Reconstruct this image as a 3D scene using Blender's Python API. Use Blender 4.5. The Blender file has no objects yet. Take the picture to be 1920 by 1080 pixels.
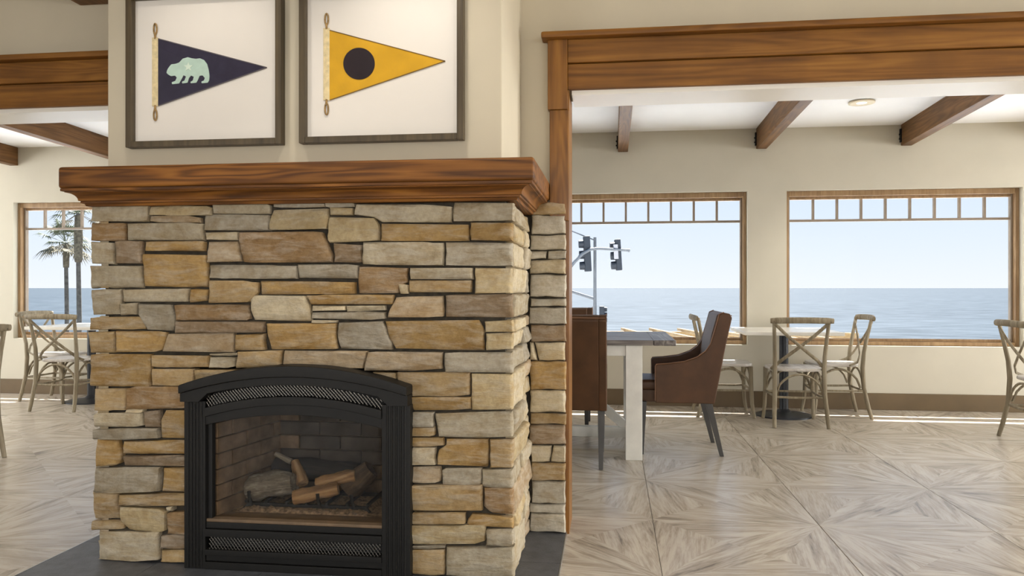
import bpy, bmesh, math, random
from mathutils import Vector, Matrix, noise

random.seed(7)
S = bpy.context.scene
COL = S.collection

# ------------------------------------------------------------------ camera
F = 1450.0                     # focal length in pixels of the 1920-wide frame
TH = math.atan(188.0 / F)      # the view turns left of the room's +Y axis
CT, ST = math.cos(TH), math.sin(TH)
H = 1.10
cam_d = bpy.data.cameras.new('camera')
cam_d.sensor_width = 36.0
cam_d.lens = F / 1920.0 * 36.0
cam_d.clip_end = 60000
cam = bpy.data.objects.new('camera', cam_d)
COL.objects.link(cam)
cam.location = (0, 0, H)
cam.rotation_euler = (math.pi / 2, 0, TH)
S.camera = cam

# ------------------------------------------------------------------ view
S.view_settings.view_transform = 'Standard'
S.view_settings.look = 'None'
S.view_settings.gamma = 1.0
S.view_settings.use_curve_mapping = False
S.view_settings.exposure = 0.0


def lin(c):
    def f(v):
        v /= 255.0
        return v / 12.92 if v <= 0.04045 else ((v + 0.055) / 1.055) ** 2.4
    return (f(c[0]), f(c[1]), f(c[2]), 1.0)


# ------------------------------------------------------------------ sky
W = bpy.data.worlds.new('sky')
S.world = W
W.use_nodes = True
wt = W.node_tree
for n in list(wt.nodes):
    wt.nodes.remove(n)
wo = wt.nodes.new('ShaderNodeOutputWorld')
wb = wt.nodes.new('ShaderNodeBackground')
wg = wt.nodes.new('ShaderNodeTexCoord')
wsx = wt.nodes.new('ShaderNodeSeparateXYZ')
wr = wt.nodes.new('ShaderNodeValToRGB')
wt.links.new(wg.outputs['Generated'], wsx.inputs[0])
wt.links.new(wsx.outputs['Z'], wr.inputs[0])
wt.links.new(wr.outputs[0], wb.inputs[0])
wt.links.new(wb.outputs[0], wo.inputs[0])
e = wr.color_ramp.elements
e[0].position = 0.0
e[0].color = lin((242, 248, 255))
e[1].position = 1.0
e[1].color = lin((150, 190, 240))
for p_, c_ in ((0.05, (231, 242, 255)), (0.13, (216, 233, 254)), (0.4, (185, 212, 247))):
    el = wr.color_ramp.elements.new(p_)
    el.color = lin(c_)
wb.inputs[1].default_value = 1.04

# ------------------------------------------------------------------ sun and added fill lamps
def light(name, kind, loc, energy, color=(1, 1, 1), aim=None, **kw):
    d = bpy.data.lights.new(name, kind)
    d.energy = energy
    d.color = color
    for k, v in kw.items():
        setattr(d, k, v)
    o = bpy.data.objects.new(name, d)
    COL.objects.link(o)
    o.location = loc
    if aim is not None:
        o.rotation_euler = (Vector(aim) - Vector(loc)).to_track_quat('-Z', 'Y').to_euler()
    return o


light('sun', 'SUN', (3, 30, 48), 26.0, (1.0, 0.98, 0.95), aim=(3, 0, 0), angle=0.009)
# area lamps added as fill behind the viewer and at both sunroom ends
for x_ in (-4.6, 0.0, 4.6):
    light('fill_behind_viewer', 'AREA', (x_, -4.93, 1.55), 88, (0.98, 0.97, 0.96), aim=(x_, 5, 1.5),
          shape='RECTANGLE', size=2.6, size_y=1.7)
light('fill_sunroom_right', 'AREA', (7.93, 5.55, 1.4), 300, (0.96, 0.98, 1.0), aim=(0, 5.2, 3.4),
      shape='RECTANGLE', size=2.4, size_y=1.6)
light('fill_sunroom_left', 'AREA', (-8.93, 5.55, 1.4), 150, (0.96, 0.98, 1.0), aim=(0, 5.2, 3.4),
      shape='RECTANGLE', size=2.4, size_y=1.6)


light('fill_stone_side', 'AREA', (7.93, 2.55, 1.55), 300, (1.0, 0.98, 0.95), aim=(0, 2.6, 1.4),
      shape='RECTANGLE', size=1.4, size_y=1.7)  # area lamp added to brighten the side face of the stone


# ------------------------------------------------------------------ projecting photo pixels onto planes of the room
def ray(px, py):
    a = (px - 960.0) / F
    return Vector((a * CT - ST, CT + a * ST, (540.0 - py) / F))


def onY(px, py, Y):
    d = ray(px, py)
    t = Y / d.y
    return Vector((d.x * t, Y, H + d.z * t))


def onX(px, py, X):
    d = ray(px, py)
    t = X / d.x
    return Vector((X, d.y * t, H + d.z * t))


def onZ(px, py, z):
    d = ray(px, py)
    t = (z - H) / d.z
    return Vector((d.x * t, d.y * t, z))


# ------------------------------------------------------------------ materials
class NT:
    def __init__(self, name):
        self.m = bpy.data.materials.new(name)
        self.m.use_nodes = True
        self.t = self.m.node_tree
        self.b = self.t.nodes['Principled BSDF']
        self.out = self.t.nodes['Material Output']

    def n(self, typ, **kw):
        nd = self.t.nodes.new(typ)
        for k, v in kw.items():
            setattr(nd, k, v)
        return nd

    def l(self, a, b):
        self.t.links.new(a, b)

    def val(self, sock, v):
        if hasattr(v, 'links') or isinstance(v, bpy.types.NodeSocket):
            self.l(v, sock)
        else:
            sock.default_value = v

    def math(self, op, a, b=None, c=None):
        nd = self.n('ShaderNodeMath', operation=op)
        self.val(nd.inputs[0], a)
        if b is not None:
            self.val(nd.inputs[1], b)
        if c is not None:
            self.val(nd.inputs[2], c)
        return nd.outputs[0]

    def coords(self, scale=(1, 1, 1), rand=True, kind='Object'):
        tc = self.n('ShaderNodeTexCoord')
        mp = self.n('ShaderNodeMapping')
        mp.inputs['Scale'].default_value = scale
        self.l(tc.outputs[kind], mp.inputs['Vector'])
        if not rand:
            return mp.outputs[0]
        oi = self.n('ShaderNodeObjectInfo')
        mu = self.math('MULTIPLY', oi.outputs['Random'], 57.0)
        ad = self.n('ShaderNodeVectorMath', operation='ADD')
        self.l(mp.outputs[0], ad.inputs[0])
        cx = self.n('ShaderNodeCombineXYZ')
        for i in range(3):
            self.l(mu, cx.inputs[i])
        self.l(cx.outputs[0], ad.inputs[1])
        return ad.outputs[0]

    def noise(self, vec, scale=5.0, detail=4.0, rough=0.55, dist=0.0):
        nd = self.n('ShaderNodeTexNoise')
        nd.inputs['Scale'].default_value = scale
        nd.inputs['Detail'].default_value = detail
        nd.inputs['Roughness'].default_value = rough
        nd.inputs['Distortion'].default_value = dist
        self.l(vec, nd.inputs['Vector'])
        return nd.outputs['Fac']

    def ramp(self, fac, stops):
        nd = self.n('ShaderNodeValToRGB')
        cr = nd.color_ramp
        cr.elements[0].position, cr.elements[0].color = stops[0][0], stops[0][1]
        cr.elements[1].position, cr.elements[1].color = stops[-1][0], stops[-1][1]
        for p, c in stops[1:-1]:
            cr.elements.new(p).color = c
        self.l(fac, nd.inputs[0])
        return nd.outputs[0]

    def mix(self, fac, a, b, blend='MIX'):
        nd = self.n('ShaderNodeMix', data_type='RGBA', blend_type=blend)
        self.val(nd.inputs[0], fac)
        self.val(nd.inputs[6], a)
        self.val(nd.inputs[7], b)
        return nd.outputs[2]

    def bump(self, h, strength=0.3, dist=0.01):
        nd = self.n('ShaderNodeBump')
        nd.inputs['Strength'].default_value = strength
        nd.inputs['Distance'].default_value = dist
        self.l(h, nd.inputs['Height'])
        self.l(nd.outputs[0], self.b.inputs['Normal'])


def plain(name, c, rough=0.6, metal=0.0, var=0.06, scale=12.0, bump=0.0, spec=0.5):
    t = NT(name)
    v = t.coords()
    f = t.noise(v, scale, 4)
    a = lin(tuple(min(255, k * (1 + var)) for k in c))
    b = lin(tuple(k * (1 - var) for k in c))
    t.l(t.ramp(f, [(0.3, b), (0.7, a)]), t.b.inputs['Base Color'])
    t.b.inputs['Roughness'].default_value = rough
    t.b.inputs['Metallic'].default_value = metal
    t.b.inputs['Specular IOR Level'].default_value = spec
    if bump:
        t.bump(t.noise(v, scale * 6, 5), bump, 0.004)
    return t.m


def wood(name, light_c, mid_c, dark_c, axis='x', rough=0.4, grain=26.0, along=1.3, bump=0.12, figure=0.55, coat=0.0):
    t = NT(name)
    sc = {'x': (along, grain, grain), 'y': (grain, along, grain), 'z': (grain, grain, along)}[axis]
    sb = {'x': (0.55, 7, 7), 'y': (7, 0.55, 7), 'z': (7, 7, 0.55)}[axis]
    v = t.coords(sc)
    fine = t.noise(v, 1.0, 6, 0.65, 0.3)
    big = t.noise(t.coords(sb), 1.0, 2, 0.5, 0.6)
    rings = t.math('SINE', t.math('MULTIPLY', big, 70.0))
    rings = t.math('MULTIPLY_ADD', rings, 0.5, 0.5)
    f = t.math('ADD', t.math('MULTIPLY', rings, figure * 0.5), t.math('MULTIPLY', fine, 1.0 - figure * 0.5))
    col = t.ramp(f, [(0.22, lin(dark_c)), (0.5, lin(mid_c)), (0.75, lin(light_c))])
    blotch = t.noise(t.coords((1, 1, 1)), 2.3, 3)
    col = t.mix(t.math('MULTIPLY', t.math('SUBTRACT', blotch, 0.42), 1.6), col, lin(dark_c))
    t.l(col, t.b.inputs['Base Color'])
    t.b.inputs['Roughness'].default_value = rough
    t.b.inputs['Specular IOR Level'].default_value = 0.3
    t.b.inputs['Coat Weight'].default_value = coat
    t.b.inputs['Coat Roughness'].default_value = 0.2
    t.bump(fine, bump, 0.003)
    return t.m


def stone_mat():
    t = NT('ledge_stone')
    oi = t.n('ShaderNodeObjectInfo')
    v = t.coords()
    f = t.noise(v, 9.0, 6, 0.6, 0.6)
    s = t.noise(t.coords((4, 4, 18)), 2.2, 5, 0.65, 0.5)
    fine = t.noise(v, 55.0, 6, 0.7)
    base = oi.outputs['Color']
    warm = t.mix(1.0, base, (0.74, 0.66, 0.54, 1), 'MULTIPLY')
    grey = t.mix(0.45, base, lin((188, 180, 166)))
    c = t.mix(t.ramp(f, [(0.42, (0, 0, 0, 1)), (0.68, (1, 1, 1, 1))]), base, warm)
    c = t.mix(t.ramp(s, [(0.45, (0, 0, 0, 1)), (0.66, (0.85, 0.85, 0.85, 1))]), c, grey)
    hi = t.mix(t.ramp(fine, [(0.3, (0.40, 0.40, 0.40, 1)), (0.6, (0, 0, 0, 1))]), c,
               t.mix(1.0, c, (0.45, 0.40, 0.34, 1), 'MULTIPLY'))
    t.l(hi, t.b.inputs['Base Color'])
    t.b.inputs['Roughness'].default_value = 0.85
    t.b.inputs['Specular IOR Level'].default_value = 0.25
    hgt = t.math('ADD', t.math('MULTIPLY', s, 1.2), t.math('MULTIPLY', fine, 0.5))
    t.bump(hgt, 0.55, 0.012)
    return t.m


def tile_mat():
    T = 0.762
    t = NT('wood_look_tile')
    tc = t.n('ShaderNodeTexCoord')
    sx = t.n('ShaderNodeSeparateXYZ')
    t.l(tc.outputs['Object'], sx.inputs[0])
    u = t.math('MULTIPLY_ADD', sx.outputs[0], 1 / T, 0.5)
    v = t.math('MULTIPLY_ADD', sx.outputs[1], 1 / T, 0.5)
    far = t.math('GREATER_THAN', t.math('ADD', u, v), 1.0)

    def fold(q):      # q, or 1-q on the far half of the tile
        return t.math('ADD', t.math('MULTIPLY', q, t.math('MULTIPLY_ADD', far, -2.0, 1.0)), far)
    a, b = fold(u), fold(v)
    ang = t.math('ARCTAN2', b, a)
    wq = t.math('FLOOR', t.math('DIVIDE', ang, math.pi / 2 / 3.0001))
    phi = t.math('MULTIPLY_ADD', wq, math.radians(37.5), math.radians(7.5))
    cs, sn = t.math('COSINE', phi), t.math('SINE', phi)
    s = t.math('ADD', t.math('MULTIPLY', a, cs), t.math('MULTIPLY', b, sn))
    w = t.math('SUBTRACT', t.math('MULTIPLY', b, cs), t.math('MULTIPLY', a, sn))
    oi = t.n('ShaderNodeObjectInfo')
    seed = t.math('ADD', t.math('MULTIPLY', oi.outputs['Random'], 91.0),
                  t.math('ADD', t.math('MULTIPLY', wq, 7.3), t.math('MULTIPLY', far, 3.7)))

    def streak(ks, kw, det, dist):
        cb = t.n('ShaderNodeCombineXYZ')
        t.l(t.math('MULTIPLY', s, ks), cb.inputs[0])
        t.l(t.math('MULTIPLY', w, kw), cb.inputs[1])
        t.l(seed, cb.inputs[2])
        return t.noise(cb.outputs[0], 1.0, det, 0.65, dist)
    n1 = streak(1.6, 13.0, 6, 0.5)
    n2 = streak(5.0, 60.0, 4, 0.3)
    n3 = streak(1.3, 3.0, 2, 0.3)
    f = t.math('ADD', t.math('MULTIPLY', n1, 0.62), t.math('MULTIPLY', n2, 0.38))
    col = t.ramp(f, [(0.33, lin((104, 94, 83))), (0.43, lin((158, 147, 133))), (0.54, lin((190, 180, 165))),
                     (0.7, lin((206, 197, 183)))])
    tone = t.math('MULTIPLY_ADD', t.math('ADD', n3, oi.outputs['Random']), 0.16, -0.04)
    col = t.mix(tone, col, lin((140, 126, 110)))
    t.l(col, t.b.inputs['Base Color'])
    t.b.inputs['Roughness'].default_value = 0.27
    t.bump(n2, 0.03, 0.002)
    return t.m


def glass_mat(name, refl=0.10, tint=(1, 1, 1, 1)):
    t = NT(name)
    tr = t.n('ShaderNodeBsdfTransparent')
    tr.inputs[0].default_value = tint
    gl = t.n('ShaderNodeBsdfGlossy')
    gl.inputs['Roughness'].default_value = 0.02
    fr = t.n('ShaderNodeFresnel')
    fr.inputs[0].default_value = 1.45
    mx = t.n('ShaderNodeMixShader')
    t.l(t.math('MULTIPLY', fr.outputs[0], refl * 10), mx.inputs[0])
    t.l(tr.outputs[0], mx.inputs[1])
    t.l(gl.outputs[0], mx.inputs[2])
    t.l(mx.outputs[0], t.out.inputs['Surface'])
    return t.m


def emit(name, c, s):
    t = NT(name)
    t.b.inputs['Base Color'].default_value = lin(c)
    t.b.inputs['Emission Color'].default_value = lin(c)
    t.b.inputs['Emission Strength'].default_value = s
    return t.m


def sea_mat():
    t = NT('sea_water')
    tc = t.n('ShaderNodeTexCoord')
    mp = t.n('ShaderNodeMapping')
    mp.inputs['Scale'].default_value = (0.09, 0.24, 1)
    t.l(tc.outputs['Object'], mp.inputs[0])
    n1 = t.noise(mp.outputs[0], 0.7, 8, 0.65, 0.4)
    mp2 = t.n('ShaderNodeMapping')
    mp2.inputs['Scale'].default_value = (0.004, 0.012, 1)
    t.l(tc.outputs['Object'], mp2.inputs[0])
    n2 = t.noise(mp2.outputs[0], 1.0, 6, 0.6, 0.4)
    base = t.ramp(n2, [(0.3, lin((34, 44, 52))), (0.7, lin((46, 56, 63)))])
    sparkle = t.ramp(n1, [(0.42, (0, 0, 0, 1)), (0.64, (0.8, 0.8, 0.8, 1))])  # lighter flecks paint sun sparkle into the water colour
    col = t.mix(sparkle, base, lin((72, 81, 89)))
    t.l(col, t.b.inputs['Base Color'])
    t.b.inputs['Roughness'].default_value = 0.55
    t.b.inputs['Specular IOR Level'].default_value = 0.08
    return t.m


M = {}
M['wall_near'] = plain('painted_wall_warm_grey', (200, 190, 168), 0.85, var=0.012, scale=3, bump=0.05, spec=0.2)
M['wall_sun'] = plain('painted_wall_beige', (197, 191, 175), 0.85, var=0.012, scale=3, bump=0.05, spec=0.2)
M['ceiling'] = plain('white_ceiling_paint', (246, 246, 246), 0.9, var=0.008, scale=3, spec=0.2)
M['soffit'] = plain('white_gloss_paint', (238, 234, 224), 0.35, var=0.01, scale=3)
M['trim_x'] = wood('stained_trim_wood', (158, 109, 45), (133, 87, 31), (82, 49, 16), 'x', 0.48, 24, 1.0, 0.08, 0.25, 0.0)
M['trim_z'] = wood('stained_trim_wood_upright', (158, 109, 45), (133, 87, 31), (82, 49, 16), 'z', 0.40, 24, 1.0, 0.08, 0.3, 0.1)
M['beam'] = wood('dark_beam_wood', (138, 100, 60), (112, 79, 46), (76, 52, 29), 'y', 0.55, 24, 1.0, 0.15, 0.35)
M['oak_x'] = wood('oak_mantel', (152, 100, 40), (126, 78, 27), (64, 37, 13), 'x', 0.55, 60, 1.4, 0.12, 0.65, 0.0)
M['oak_y'] = wood('oak_mantel_return', (152, 100, 40), (126, 78, 27), (64, 37, 13), 'y', 0.55, 60, 1.4, 0.12, 0.65, 0.0)
M['window_wood'] = wood('window_frame_wood', (174, 146, 110), (154, 125, 91), (122, 95, 66), 'z', 0.4, 24, 1.2, 0.05, 0.25)
M['muntin'] = plain('muntin_backlit_tone', (138, 124, 108), 0.5, var=0.04)  # backlit shade of the bars painted into the grey-brown
M['baseboard'] = plain('baseboard_taupe', (100, 82, 56), 0.5, var=0.05, scale=5)
M['mortar'] = plain('dark_mortar', (62, 56, 46), 0.95, var=0.2, scale=40, bump=0.4)
M['stone'] = stone_mat()
M['tile'] = tile_mat()
M['grout'] = plain('floor_grout', (96, 88, 80), 0.9, var=0.1, scale=30)
M['slate'] = plain('hearth_slate', (74, 76, 80), 0.45, var=0.16, scale=22, bump=0.35)
M['metal_trim'] = plain('brushed_metal_edge', (170, 170, 168), 0.3, 0.9, var=0.04)
M['iron'] = plain('matte_black_iron', (22, 21, 19), 0.5, 0.0, var=0.10, scale=18, bump=0.06, spec=0.3)
M['iron_dark'] = plain('black_recess', (16, 15, 14), 0.7, 0.0, var=0.2)
M['grille'] = plain('grille_wire', (150, 146, 138), 0.35, 0.8, var=0.06)
M['firebrick'] = plain('firebrick', (126, 104, 80), 0.9, var=0.2, scale=16, bump=0.4)
M['fire_mortar'] = plain('firebrick_mortar', (104, 84, 64), 0.95, var=0.12, scale=24)
M['soot'] = plain('sooty_firebrick', (66, 58, 50), 0.95, var=0.3, scale=9, bump=0.3)
M['sill_metal'] = plain('heat_tanned_lip', (112, 92, 70), 0.55, 0.1, var=0.12, scale=14)
M['log_tan'] = wood('log_split_wood', (208, 174, 128), (172, 134, 90), (86, 62, 42), 'x', 0.9, 40, 5, 0.7, 0.3)
M['log_bark'] = wood('log_grey_bark', (186, 176, 158), (128, 118, 102), (46, 42, 38), 'x', 0.95, 44, 12, 1.0, 0.2)
M['log_char'] = wood('charred_log', (66, 58, 50), (40, 36, 32), (18, 17, 16), 'x', 0.95, 30, 8, 0.9, 0.2)
M['log_burnt'] = wood('half_burnt_log', (122, 98, 72), (84, 68, 52), (30, 26, 24), 'x', 0.95, 34, 8, 0.9, 0.2)
M['ash'] = plain('ash_embers', (150, 126, 98), 0.95, var=0.35, scale=60, bump=0.8)
M['frame'] = wood('dark_picture_frame', (104, 90, 66), (84, 72, 52), (58, 49, 36), 'z', 0.4, 30, 1.5, 0.05, 0.2)
M['mat'] = plain('mat_board', (232, 226, 217), 0.9, var=0.006, scale=4, spec=0.15)
M['navy'] = plain('navy_felt', (58, 55, 70), 0.9, var=0.06, scale=40, bump=0.2, spec=0.1)
M['yellow'] = plain('yellow_felt', (208, 160, 46), 0.85, var=0.04, scale=14, bump=0.15, spec=0.1)
M['black_felt'] = plain('black_felt', (50, 43, 46), 0.9, var=0.06, scale=40, spec=0.1)
M['mint'] = plain('mint_felt', (186, 210, 196), 0.9, var=0.03, scale=40, spec=0.1)
M['pale'] = plain('pale_star_felt', (216, 230, 214), 0.9, var=0.03, scale=40, spec=0.1)
M['canvas'] = plain('cream_canvas_heading', (222, 204, 160), 0.9, var=0.08, scale=50, bump=0.3, spec=0.1)
M['rope'] = plain('hemp_rope', (158, 128, 82), 0.9, var=0.2, scale=90, bump=0.5)
M['hem'] = plain('hem_stitching', (120, 92, 40), 0.9, var=0.1)
M['navy_hem'] = plain('navy_hem', (96, 90, 92), 0.9, var=0.1)
M['leather'] = plain('brown_leather', (80, 55, 36), 0.45, var=0.10, scale=7, bump=0.12, spec=0.25)
M['piping'] = plain('leather_piping', (130, 96, 72), 0.4, var=0.06, scale=9)
M['leg_dark'] = plain('dark_grey_leg', (66, 64, 62), 0.5, var=0.08)
M['rustic'] = wood('weathered_chair_wood', (172, 162, 140), (144, 132, 109), (102, 90, 70), 'z', 0.6, 30, 2.0, 0.15, 0.25)
M['seat_wood'] = wood('seat_wood_with_sheen', (222, 217, 210), (204, 198, 190), (166, 158, 148), 'y', 0.25, 22, 1.5, 0.08, 0.25)  # whiter than the chair wood: seat sheen painted into the colour
M['table_white'] = plain('white_table_top', (226, 222, 212), 0.25, var=0.03, scale=6)
M['white_paint'] = plain('white_painted_wood', (222, 220, 212), 0.5, var=0.04, scale=9)
M['plank'] = wood('weathered_plank', (150, 143, 138), (114, 107, 103), (68, 62, 60), 'x', 0.4, 30, 1.6, 0.25, 0.5)
M['plank_y'] = wood('weathered_end_board', (150, 143, 138), (114, 107, 103), (68, 62, 60), 'y', 0.4, 30, 1.6, 0.25, 0.5)
M['cast'] = plain('cast_iron_base', (50, 52, 56), 0.4, 0.3, var=0.1)
M['glass'] = glass_mat('window_glass', 0.002)
M['glass_pic'] = glass_mat('picture_glass', 0.012)
M['glass_fire'] = glass_mat('fireplace_glass', 0.02, (0.9, 0.89, 0.87, 1))
M['lamp'] = emit('lamp_lens', (255, 244, 222), 2.5)
M['lamp_ring'] = plain('lamp_ring', (226, 214, 186), 0.5, var=0.02)
M['sea'] = sea_mat()
M['street'] = plain('street_asphalt', (120, 118, 114), 0.9, var=0.1, scale=2)
M['galv'] = plain('galvanised_pole', (108, 111, 114), 0.5, 0.1, var=0.05)
M['signal'] = plain('signal_housing', (36, 42, 50), 0.6, var=0.08)
M['lens'] = plain('signal_lens', (60, 40, 38), 0.3, var=0.05)
M['sign'] = plain('white_sign', (170, 168, 170), 0.5, var=0.02)
M['rafter'] = wood('sunlit_rafter', (150, 132, 104), (134, 114, 84), (104, 86, 60), 'y', 0.7, 20, 1.2, 0.1, 0.2)
M['bounce_slab'] = plain('pale_bounce_slab', (214, 220, 226), 0.9, var=0.04, scale=1.5)  # pale so that the unseen slab throws sun up to the ceiling
M['stucco'] = plain('exterior_stucco', (216, 208, 190), 0.9, var=0.04, scale=8)
M['palm_trunk'] = plain('palm_trunk', (92, 90, 85), 0.95, var=0.2, scale=6, bump=0.5)
M['palm_skirt'] = plain('palm_skirt', (100, 94, 80), 0.95, var=0.25, scale=9, bump=0.6)
M['palm_leaf'] = plain('palm_leaf', (72, 82, 54), 0.6, var=0.2, scale=5)
M['palm_dry'] = plain('palm_leaf_dry', (104, 98, 76), 0.7, var=0.2, scale=5)


# ------------------------------------------------------------------ mesh helpers
class MB:
    def __init__(self):
        self.v, self.f = [], []

    def add(self, vs, fs):
        o = len(self.v)
        self.v += [tuple(p) for p in vs]
        self.f += [tuple(i + o for i in f) for f in fs]
        return self

    def box(self, x0, x1, y0, y1, z0, z1):
        vs = [(x, y, z) for z in (z0, z1) for y in (y0, y1) for x in (x0, x1)]
        return self.add(vs, [(0, 2, 3, 1), (4, 5, 7, 6), (0, 1, 5, 4), (2, 6, 7, 3), (0, 4, 6, 2), (1, 3, 7, 5)])

    def prism(self, pts, d):
        """closed outline pts (3-D points) extruded by the vector d"""
        n = len(pts)
        d = Vector(d)
        a = [Vector(p) for p in pts]
        vs = a + [p + d for p in a]
        fs = [tuple(range(n))[::-1], tuple(range(n, 2 * n))]
        fs += [(i, (i + 1) % n, n + (i + 1) % n, n + i) for i in range(n)]
        return self.add(vs, fs)

    def bar(self, p, q, w, h, up=(0, 0, 1)):
        p, q = Vector(p), Vector(q)
        d = (q - p).normalized()
        s = d.cross(Vector(up)).normalized()
        u = s.cross(d).normalized()
        vs = []
        for c in (p, q):
            for i, j in ((-1, -1), (1, -1), (1, 1), (-1, 1)):
                vs.append(c + s * (i * w / 2) + u * (j * h / 2))
        return self.add(vs, [(3, 2, 1, 0), (4, 5, 6, 7)] + [(i, (i + 1) % 4, 4 + (i + 1) % 4, 4 + i) for i in range(4)])

    def tube(self, pts, r, n=8, closed=False, flat=1.0, cap=True):
        pts = [Vector(p) for p in pts]
        m = len(pts)
        rs = r if isinstance(r, (list, tuple)) else [r] * m
        prev = None
        rings = []
        for i, p in enumerate(pts):
            if closed:
                d = pts[(i + 1) % m] - pts[i - 1]
            else:
                d = pts[min(i + 1, m - 1)] - pts[max(i - 1, 0)]
            d.normalize()
            if prev is None:
                ref = Vector((0, 0, 1)) if abs(d.z) < 0.9 else Vector((1, 0, 0))
                s = d.cross(ref).normalized()
            else:
                s = (prev - d * prev.dot(d)).normalized()
            prev = s
            u = d.cross(s)
            rings.append([p + s * (math.cos(2 * math.pi * k / n) * rs[i]) + u * (math.sin(2 * math.pi * k / n) * rs[i] * flat)
                          for k in range(n)])
        vs = [v for rg in rings for v in rg]
        fs = []
        for i in range(m if closed else m - 1):
            j = (i + 1) % m
            for k in range(n):
                k2 = (k + 1) % n
                fs.append((i * n + k, i * n + k2, j * n + k2, j * n + k))
        if not closed and cap:
            fs.append(tuple(range(n))[::-1])
            fs.append(tuple((m - 1) * n + k for k in range(n)))
        return self.add(vs, fs)

    def lathe(self, prof, c=(0, 0, 0), n=24):
        vs, fs = [], []
        for r, z in prof:
            for k in range(n):
                a = 2 * math.pi * k / n
                vs.append((c[0] + r * math.cos(a), c[1] + r * math.sin(a), c[2] + z))
        m = len(prof)
        for i in range(m - 1):
            for k in range(n):
                k2 = (k + 1) % n
                fs.append((i * n + k, i * n + k2, (i + 1) * n + k2, (i + 1) * n + k))
        fs.append(tuple(range(n))[::-1])
        fs.append(tuple((m - 1) * n + k for k in range(n)))
        return self.add(vs, fs)

    def mesh(self, name, mat, bevel=0.0, seg=2, smooth=None, fix=True):
        me = bpy.data.meshes.new(name)
        me.from_pydata(self.v, [], self.f)
        bm = bmesh.new()
        bm.from_mesh(me)
        if fix:
            bmesh.ops.recalc_face_normals(bm, faces=bm.faces)
        if bevel:
            ed = [ed_ for ed_ in bm.edges if len(ed_.link_faces) == 2 and ed_.calc_face_angle(0) > 0.5]
            bmesh.ops.bevel(bm, geom=ed, offset=bevel, segments=seg, profile=0.5, affect='EDGES', clamp_overlap=True)
        bm.to_mesh(me)
        bm.free()
        if smooth or bevel:
            for p in me.polygons:
                p.use_smooth = True
            me.set_sharp_from_angle(angle=math.radians(smooth or 35))
        me.materials.append(M[mat] if isinstance(mat, str) else mat)
        return me

    def build(self, name, mat, parent=None, bevel=0.0, seg=2, smooth=None, fix=True):
        o = link(name, self.mesh(name, mat, bevel, seg, smooth, fix), parent)
        if bevel:                      # keep broad faces flat beside their rounded arrises
            wn = o.modifiers.new('weighted_normal', 'WEIGHTED_NORMAL')
            wn.keep_sharp = True
        return o


def link(name, data, parent=None):
    o = bpy.data.objects.new(name, data)
    COL.objects.link(o)
    if parent is not None:
        o.parent = parent
    return o


def tag(o, label=None, cat=None, group=None, kind=None):
    if label:
        o['label'] = label
    if cat:
        o['category'] = cat
    if group:
        o['group'] = group
    if kind:
        o['kind'] = kind
    return o


def thing(name, label, cat, loc=(0, 0, 0), rz=0.0, group=None):
    o = link(name, None)
    o.empty_display_size = 0.1
    o.location = loc
    o.rotation_euler = (0, 0, rz)
    return tag(o, label, cat, group)


def structure(name, mb, mat, label=None, **kw):
    return tag(mb.build(name, mat, **kw), label, None, None, 'structure')


def copy_tree(o, parent=None):
    c = o.copy()
    COL.objects.link(c)
    c.parent = parent
    for ch in o.children:
        copy_tree(ch, c)
    return c


# ================================================================== ROOM SHELL
YF = 2.865        # face plane of the fireplace stone
YC = 2.885        # face of the plastered chimney breast
YW = 3.48         # face of the wall between the two rooms
YB = 3.70         # its back
YN = 7.36         # inner face of the window wall
XL, XR = -9.0, 8.0
YBACK = -5.0
CZ = 2.75         # ceiling of the near room
SL = 0.026        # fall of the sunroom ceiling towards the windows
CN = 2.57         # sunroom ceiling at the window wall
FPX0, FPX1 = -2.075, -0.365


def cz(y):
    return CN + (YN - y) * SL


# ---- floor: slab with one object for each tile
floor = structure('floor', MB().box(XL, XR, YBACK, YN + 0.2, -0.12, -0.004), 'grout',
                  'floor of square wood look tiles with starburst grain')
T = 0.762
tx0, ty0 = 0.19, 3.735
tb = MB().box(-T / 2 + .0012, T / 2 - .0012, -T / 2 + .0012, T / 2 - .0012, -0.02, 0.0).mesh('tile', 'tile', bevel=0.0012, seg=1)
rest = MB()
for k in range(-13, 11):
    for m_ in range(-12, 5):
        x, y = tx0 + (k + .5) * T, ty0 + (m_ + .5) * T
        if x - T / 2 < XL - .3 or x + T / 2 > XR + .3:
            continue
        odd = (k + m_) % 2 == 1            # does the low corner of this tile carry a star
        if -7.9 < x < 5.3 and y > 1.7 and y < YN:
            if -2.0 < x - T / 2 and x + T / 2 < -0.4 and 2.95 < y - T / 2 and y + T / 2 < 3.7:
                continue
            o = link('tile', tb, floor)
            o.location = (x, y, 0)
            if not odd:
                o.rotation_euler = (0, 0, math.pi / 2)
            if y + T / 2 > YN:              # cut row at the window wall
                o.location.y = y
        else:
            rest.box(x - T / 2 + .0012, x + T / 2 - .0012, y - T / 2 + .0012, min(YN, y + T / 2 - .0012), -0.02, 0.0)
tag(rest.build('outer_tiles', 'tile', floor), kind='stuff')

# ---- near room walls and ceiling
b = MB()
b.box(XL, -7.0, YW, YB, 0, CZ)
b.box(-7.0, -2.24, YW, YB, 1.99, CZ)
b.box(-2.24, -2.05, YW, YB, 0, CZ)
b.box(-2.05, -0.41, 3.46, YB, 0, CZ)
b.box(-0.41, -0.20, YW, YB, 0, CZ)
b.box(-0.20, 5.4, YW, YB, 1.99, CZ)
b.box(5.4, XR, YW, YB, 0, CZ)
structure('wall_middle', b, 'wall_near', 'warm grey wall with wide cased openings either side of the fireplace')
structure('wall_chimney', MB().box(-2.02, -0.412, YC, 3.48, 1.45, CZ), 'wall_near',
          'warm grey plastered chimney breast above the mantel', bevel=0.006)
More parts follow.
